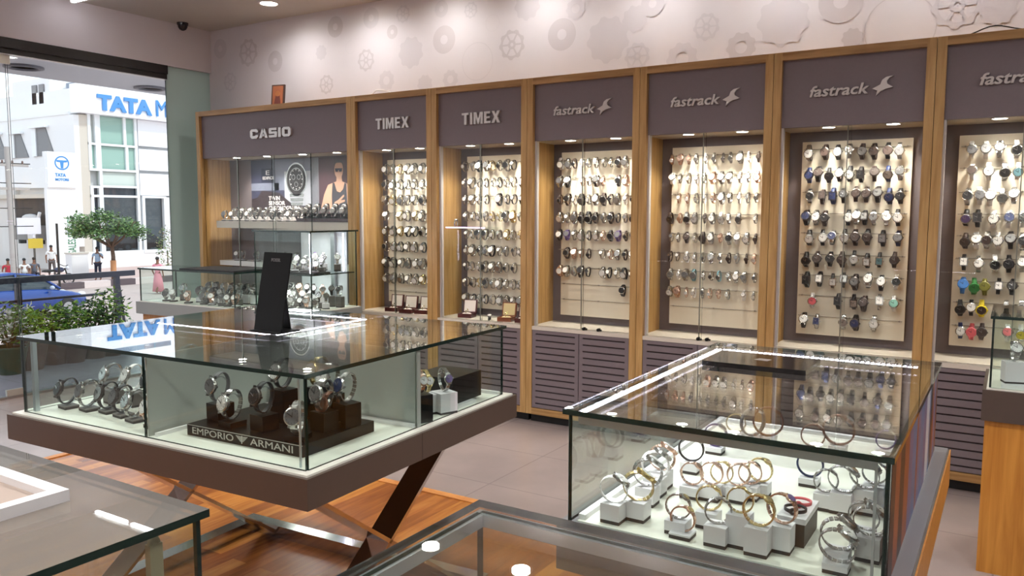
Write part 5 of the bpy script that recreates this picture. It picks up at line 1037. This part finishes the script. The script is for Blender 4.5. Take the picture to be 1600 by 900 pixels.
P = at(262, 402, 0, -43); t = thing('bush', 'loose brownish green bush beside the showroom glass', 'bush', (-43, P.y, SZ+0.12)); mb = MB(); leaf_cloud(mb, (0, 0, 1.3), (0.8, 0.6, 1.4), 420, 0.16, random.Random(2), 3); mb.build('foliage', [mat('tree_leaf_a', (118, 148, 84), 0.6), mat('dry_leaf', (150, 136, 104), 0.6), mat('tree_leaf_c', (66, 92, 56), 0.6)], t)
MB().tube([(0, 0, 0), (0, 0, 1.2)], 0.04, 6).build('stem', mat('bark', (96, 74, 58), 0.8), t)
# ---- cars
def car(name, lab, loc, rz, paint, s=1.0):
    t = thing(name, lab, 'car', loc, rz); L_, W_ = 4.1*s, 1.68*s; G = mat('car_glass', (46, 58, 66), 0.08)
    # body sections along +X (front at +X): (x, half width, belt z, bottom z)
    S = [(-2.02, .62, .66, .42), (-1.95, .76, .88, .30), (-1.5, .83, .95, .24), (-0.6, .84, .97, .22), (0.4, .84, .95, .22), (0.95, .83, .90, .22), (1.5, .80, .80, .24), (1.9, .72, .68, .28), (2.05, .58, .56, .36)]
    V = []; F = []; n = 10
    for x, hw_, zt_, zb_ in S:
        for (u, v) in ((0.55, 0), (0.92, 0.04), (1, .35), (0.99, .72), (0.93, .93), (0.80, 1.0), (-0.80, 1.0), (-0.93, .93), (-0.99, .72), (-1, .35), (-0.92, .04), (-0.55, 0)): V.append((x*s, u*hw_*s, (zb_+(zt_-zb_)*v)*s))
    n = 12
    for i in range(len(S)-1):
        for k in range(n): F.append((i*n+k, i*n+(k+1) % n, (i+1)*n+(k+1) % n, (i+1)*n+k))
    mb = MB(); mb.add(V, F+[tuple(range(n)), tuple(range(len(V)-1, len(V)-n-1, -1))], 0, True); mb.build('body', paint, t)
    # cabin: roof and pillars in paint, glazing inset
    C1 = [(-1.75, .66, .93), (-1.25, .60, 1.40), (-0.2, .60, 1.47), (0.45, .58, 1.38), (1.15, .68, .90)]
    mb = MB(); V = [(x*s, sg*hw_*s, z*s) for x, hw_, z in C1 for sg in (-1, 1)]
    mb.add(V, [(0, 1, 3, 2), (6, 7, 9, 8), (0, 2, 4, 6, 8), (1, 9, 7, 5, 3)], 0); mb.build('glazing', G, t)
    mb = MB(); R_2 = [(-1.38, .615, 1.36), (-1.2, .61, 1.43), (-0.2, .61, 1.50), (0.38, .59, 1.425), (0.52, .59, 1.385)]
    V = [(x*s, sg*hw_*s, z*s) for x, hw_, z in R_2 for sg in (-1, 1)]+[(x*s, sg*hw_*s, (z-0.05)*s) for x, hw_, z in R_2 for sg in (-1, 1)]
    mb.add(V, [(2*i, 2*i+1, 2*i+3, 2*i+2) for i in range(4)]+[(2*i+10, 2*i, 2*i+2, 2*i+12) for i in range(4)]+[(2*i+1, 2*i+11, 2*i+13, 2*i+3) for i in range(4)]+[(0, 10, 11, 1), (8, 9, 19, 18)], 0, True)
    for sg in (-1, 1):
        for (xa, za, xb, zb, wa, wb) in ((1.12, .92, .46, 1.39, .69, .59), (-0.25, .95, -0.22, 1.46, .80, .61), (-1.7, .94, -1.28, 1.39, .68, .61)): mb.tube([(xa*s, sg*wa*s, za*s), (xb*s, sg*wb*s, zb*s)], 0.04*s, 6)
    mb.build('roof', paint, t)
    for x in (-1.28, 1.28):
        for sg in (-1, 1):
            mb = MB(); mb.lathe([(0.0, sg*0.86*s), (0.18*s, sg*0.86*s), (0.19*s, sg*0.84*s), (0.29*s, sg*0.86*s), (0.30*s, sg*0.83*s), (0.30*s, sg*0.68*s), (0, sg*0.68*s)], (x*s, 0, 0.30*s), 22, 0, axis='y'); w_ = mb.build('wheel', mat('tyre', (30, 30, 32), 0.7), t)
            mb = MB(); mb.lathe([(0.0, sg*0.868*s), (0.17*s, sg*0.864*s)], (x*s, 0, 0.30*s), 18, 0, axis='y'); mb.build('hubcap', STEELB, w_)
    for sg in (-1, 1): MB().ball((1.88*s, sg*0.6*s, 0.68*s), (0.13*s, 0.12*s, 0.08*s)).build('headlight', mat('headlight', (220, 224, 230), 0.1), t); MB().ball((0.75*s, sg*0.92*s, 0.98*s), (0.07*s, 0.1*s, 0.07*s)).build('wing_mirror', mat('mirror_light', (170, 180, 200), 0.2), t)
    return t
BLUE = mat('car_blue', (22, 60, 132), 0.15, coat=0.6)
P = at(120, 465, 0, -28.6); car('car', 'blue hatchback parked beyond the terrace railing', (-28.6, P.y-2.15, SZ), pi/2, BLUE, 1.05)
P = at(225, 385, 0, -47.0); 
t = car('car', 'dark red car displayed inside the showroom behind its glass', (-50.4, at(215, 388, 0, -50.4).y, at(190, 395, 0, BX).z-0.04), pi/2, mat('car_red', (128, 40, 44), 0.2), 0.95)
# ---- motorbike
P = at(88, 447, 2, SZ); t = thing('motorcycle', 'dark parked motorcycle behind the blue hatchback', 'motorcycle', (P.x, P.y, SZ), pi/2)
for x in (-0.62, 0.62):
    mb = MB(); V = []; n = 20
    for k in range(n):
        a = 2*pi*k/n
        for rr_, y_ in ((0.30, 0), (0.26, 0.045), (0.22, 0), (0.26, -0.045)): V.append((x+rr_*cos(a), y_, 0.30+rr_*sin(a)))
    mb.add(V, [(k*4+j, k*4+(j+1) % 4, ((k+1) % n)*4+(j+1) % 4, ((k+1) % n)*4+j) for k in range(n) for j in range(4)], 0, True)
    for k in range(8): a = 2*pi*k/8; mb.tube([(x, 0, 0.3), (x+0.23*cos(a), 0, 0.3+0.23*sin(a))], 0.006, 4)
    mb.build('wheel', mat('tyre', (30, 30, 32), 0.7), t)
mb = MB(); mb.tube([(-0.62, 0, 0.3), (-0.1, 0, 0.45), (0.3, 0, 0.75), (0.45, 0, 0.85), (0.62, 0, 0.3)], 0.035, 8); mb.box(-0.2, 0.2, -0.12, 0.12, 0.3, 0.55); mb.build('chassis', BLACKM, t)
MB().ball((0.18, 0, 0.78), (0.26, 0.14, 0.14)).build('fuel_tank', mat('bike_blue', (50, 56, 80), 0.2), t); MB().ball((-0.32, 0, 0.76), (0.36, 0.13, 0.07)).build('saddle', BLACKM, t)
MB().tube([(0.42, -0.34, 1.02), (0.46, -0.1, 0.96), (0.46, 0.1, 0.96), (0.42, 0.34, 1.02)], 0.018, 6).build('handlebar', BLACKM, t); MB().ball((0.58, 0, 0.86), (0.08, 0.1, 0.1)).build('headlight', mat('headlight', (220, 224, 230), 0.1), t)
# ---- people
SKIN = mat('skin_brown', (124, 84, 64), 0.6); HAIR = mat('hair_black', (24, 20, 20), 0.6)
def skin_obj(name, joints, edges, parent, m, root=0):
    me = bpy.data.meshes.new(name); me.from_pydata([j[:3] for j in joints], edges, []); me.materials.append(m)
    o = bpy.data.objects.new(name, me); COL.objects.link(o); o.parent = parent
    md = o.modifiers.new('skin', 'SKIN'); md.use_smooth_shade = True
    for i, j in enumerate(joints): r = j[3] if len(j) > 3 else 0.05; rr_ = j[4] if len(j) > 4 else r; me.skin_vertices[0].data[i].radius = (r, rr_)
    me.skin_vertices[0].data[root].use_root = True
    sb = o.modifiers.new('sub', 'SUBSURF'); sb.levels = 1; sb.render_levels = 1
    return o
def person(lab, loc, rz, pose, shirt, trousers, skirt_=False, h=1.68):
    s = h/1.75; t = thing('person', lab, 'person', loc, rz); S = lambda L_: [tuple(v*s for v in j) for j in L_]
    if pose == 'sit': hip, kn, ft = (0, 0, 0.50), [(0.10, -0.42, 0.52), (-0.10, -0.42, 0.52)], [(0.11, -0.45, 0.06), (-0.11, -0.45, 0.06)]
    elif pose == 'walk': hip, kn, ft = (0, 0, 0.93), [(0.10, -0.16, 0.52), (-0.10, 0.06, 0.50)], [(0.10, -0.22, 0.08), (-0.10, 0.32, 0.12)]
    else: hip, kn, ft = (0, 0, 0.93), [(0.10, -0.03, 0.50), (-0.10, -0.03, 0.50)], [(0.12, 0.0, 0.07), (-0.12, 0.0, 0.07)]
    z = hip[2]-0.93; B = lambda a, b, c, *r: (a, b, c+z)+r
    if pose == 'phone': arms = [[B(.21, -.02, 1.40, .045), B(.30, -.08, 1.16, .038), B(.14, -.16, 1.42, .028), B(.11, -.16, 1.50, .03)], [B(-.21, 0, 1.40, .045), B(-.27, .02, 1.13, .038), B(-.25, -.10, .90, .028), B(-.24, -.13, .83, .03)]]
    else: arms = [[B(.21, 0, 1.40, .045), B(.27, .03, 1.12, .038), B(.25, -.10, .88, .028), B(.24, -.13, .80, .03)], [B(-.21, 0, 1.40, .045), B(-.27, .02, 1.12, .038), B(-.26, -.06, .87, .028), B(-.25, -.09, .79, .03)]]
    j = [hip+(.14, .10), B(0, 0, 1.15, .13, .09), B(0, 0, 1.38, .15, .09), B(0, 0, 1.50, .05), B(0, -.02, 1.60, .075, .09), B(0, -.02, 1.70, .07, .085)]
    e = [(0, 1), (1, 2), (2, 3), (3, 4), (4, 5)]
    for A in arms:
        b = len(j); j += A; e += [(2, b), (b, b+1), (b+1, b+2), (b+2, b+3)]
    for k in range(2):
        b = len(j); sg = 1 if k == 0 else -1; j += [(hip[0]+sg*0.09, hip[1], hip[2]-0.04, .085), kn[k]+(.055,), ft[k]+(.04,), (ft[k][0], ft[k][1]-0.14, ft[k][2]-0.03, .03)]; e += [(0, b), (b, b+1), (b+1, b+2), (b+2, b+3)]
    body = skin_obj('body', S(j), e, t, SKIN)
    mb = MB(); mb.ball((0, 0.0*s, (1.715+z)*s), (.088*s, .108*s, .085*s), 14); mb.build('hair', HAIR, t)
    js = [(hip[0], hip[1], hip[2]-.02, .165, .125), B(0, 0, 1.15, .15, .11), B(0, 0, 1.38, .165, .105), B(0, 0, 1.46, .07)]; es = [(0, 1), (1, 2), (2, 3)]
    for A in arms: b = len(js); js += [A[0][:3]+(.065,), tuple(A[0][q]*.4+A[1][q]*.6 for q in range(3))+(.058,)]; es += [(2, b), (b, b+1)]
    skin_obj('shirt', S(js), es, t, shirt)
    if skirt_:
        mb = MB(); mb.lathe([(0.15*s, 1.0*s), (0.20*s, 0.7*s), (0.27*s, 0.12*s), (0.25*s, 0.12*s)], n=18); mb.build('long_dress', shirt, t)
    else:
        jt = [hip+(.16, .12)]; et = []
        for k in range(2): b = len(jt); sg = 1 if k == 0 else -1; jt += [(hip[0]+sg*0.09, hip[1], hip[2]-0.06, .10), kn[k]+(.075,), (ft[k][0], ft[k][1], ft[k][2]+.03, .06)]; et += [(0, b), (b, b+1), (b+1, b+2)]
        skin_obj('trousers', S(jt), et, t, trousers)
    return t
def ground(px_, py_, z=SZ): return at(px_, py_, 2, z)
WHS = mat('cloth_white', (228, 228, 226), 0.8); TRG = mat('cloth_grey', (92, 84, 82), 0.8); BLS = mat('cloth_pale_blue', (150, 172, 198), 0.8); NVT = mat('cloth_navy', (36, 38, 58), 0.8); REDC = mat('cloth_red', (176, 44, 62), 0.8); PNK = mat('cloth_pink', (226, 146, 158), 0.8); GRC = mat('cloth_slate', (96, 100, 112), 0.8)
P = ground(82, 433, SZ+0.12); person('person in a white shirt and grey trousers walking on the far pavement', (P.x, P.y, P.z), radians(70), 'walk', WHS, TRG)
P = ground(154, 438, SZ+0.12); person('person in a pale blue shirt and navy trousers standing by the tree, phone raised', (P.x, P.y, P.z), radians(40), 'phone', BLS, NVT)
P = at(246, 413, 0, -32); person('person in a long pink outfit walking past beyond the window counter', (-32, P.y, SZ), radians(200), 'walk', PNK, PNK, True, 1.6)
for k, (qx, qy, m_, lab) in enumerate(((20, 432, REDC, 'person in a red shirt sitting by the roadside'), (33, 434, WHS, 'person in a white shirt sitting next to the one in red'), (46, 433, GRC, 'person in a slate-grey shirt sitting rightmost of the three'))):
    P = at(qx, 424, 2, SZ+0.6+0.9); P = at(qx, qy-18, 0, -41); person(lab, (-41+0.3*(k == 1), P.y+0.22*(k-1), SZ+0.12), radians(75), 'sit', m_, NVT, h=1.6)
P1 = at(20, 420, 0, -41).y; P2_ = at(46, 420, 0, -41).y
t = thing('bench', 'low concrete kerb seat under the three seated people', 'bench', (-41.1, (P1+P2_)/2, SZ+0.12)); MB().box(-0.3, 0.2, -(P2_-P1)/2-0.4, (P2_-P1)/2+0.4, 0.0, 0.36).build('slab', CONC, t)
P = at(103, 425, 0, -42); 
t = thing('gate_box', 'white cabinet box standing on the pavement by the black post', 'box', (-42.5, at(121, 420, 0, -42.5).y, SZ+0.12)); MB().box(-0.3, 0.3, -0.45, 0.45, 0, 1.25).build('cabinet', WB, t); MB().box(-0.34, 0.34, -0.49, 0.49, 1.25, 1.32).build('lid', WB2, t)
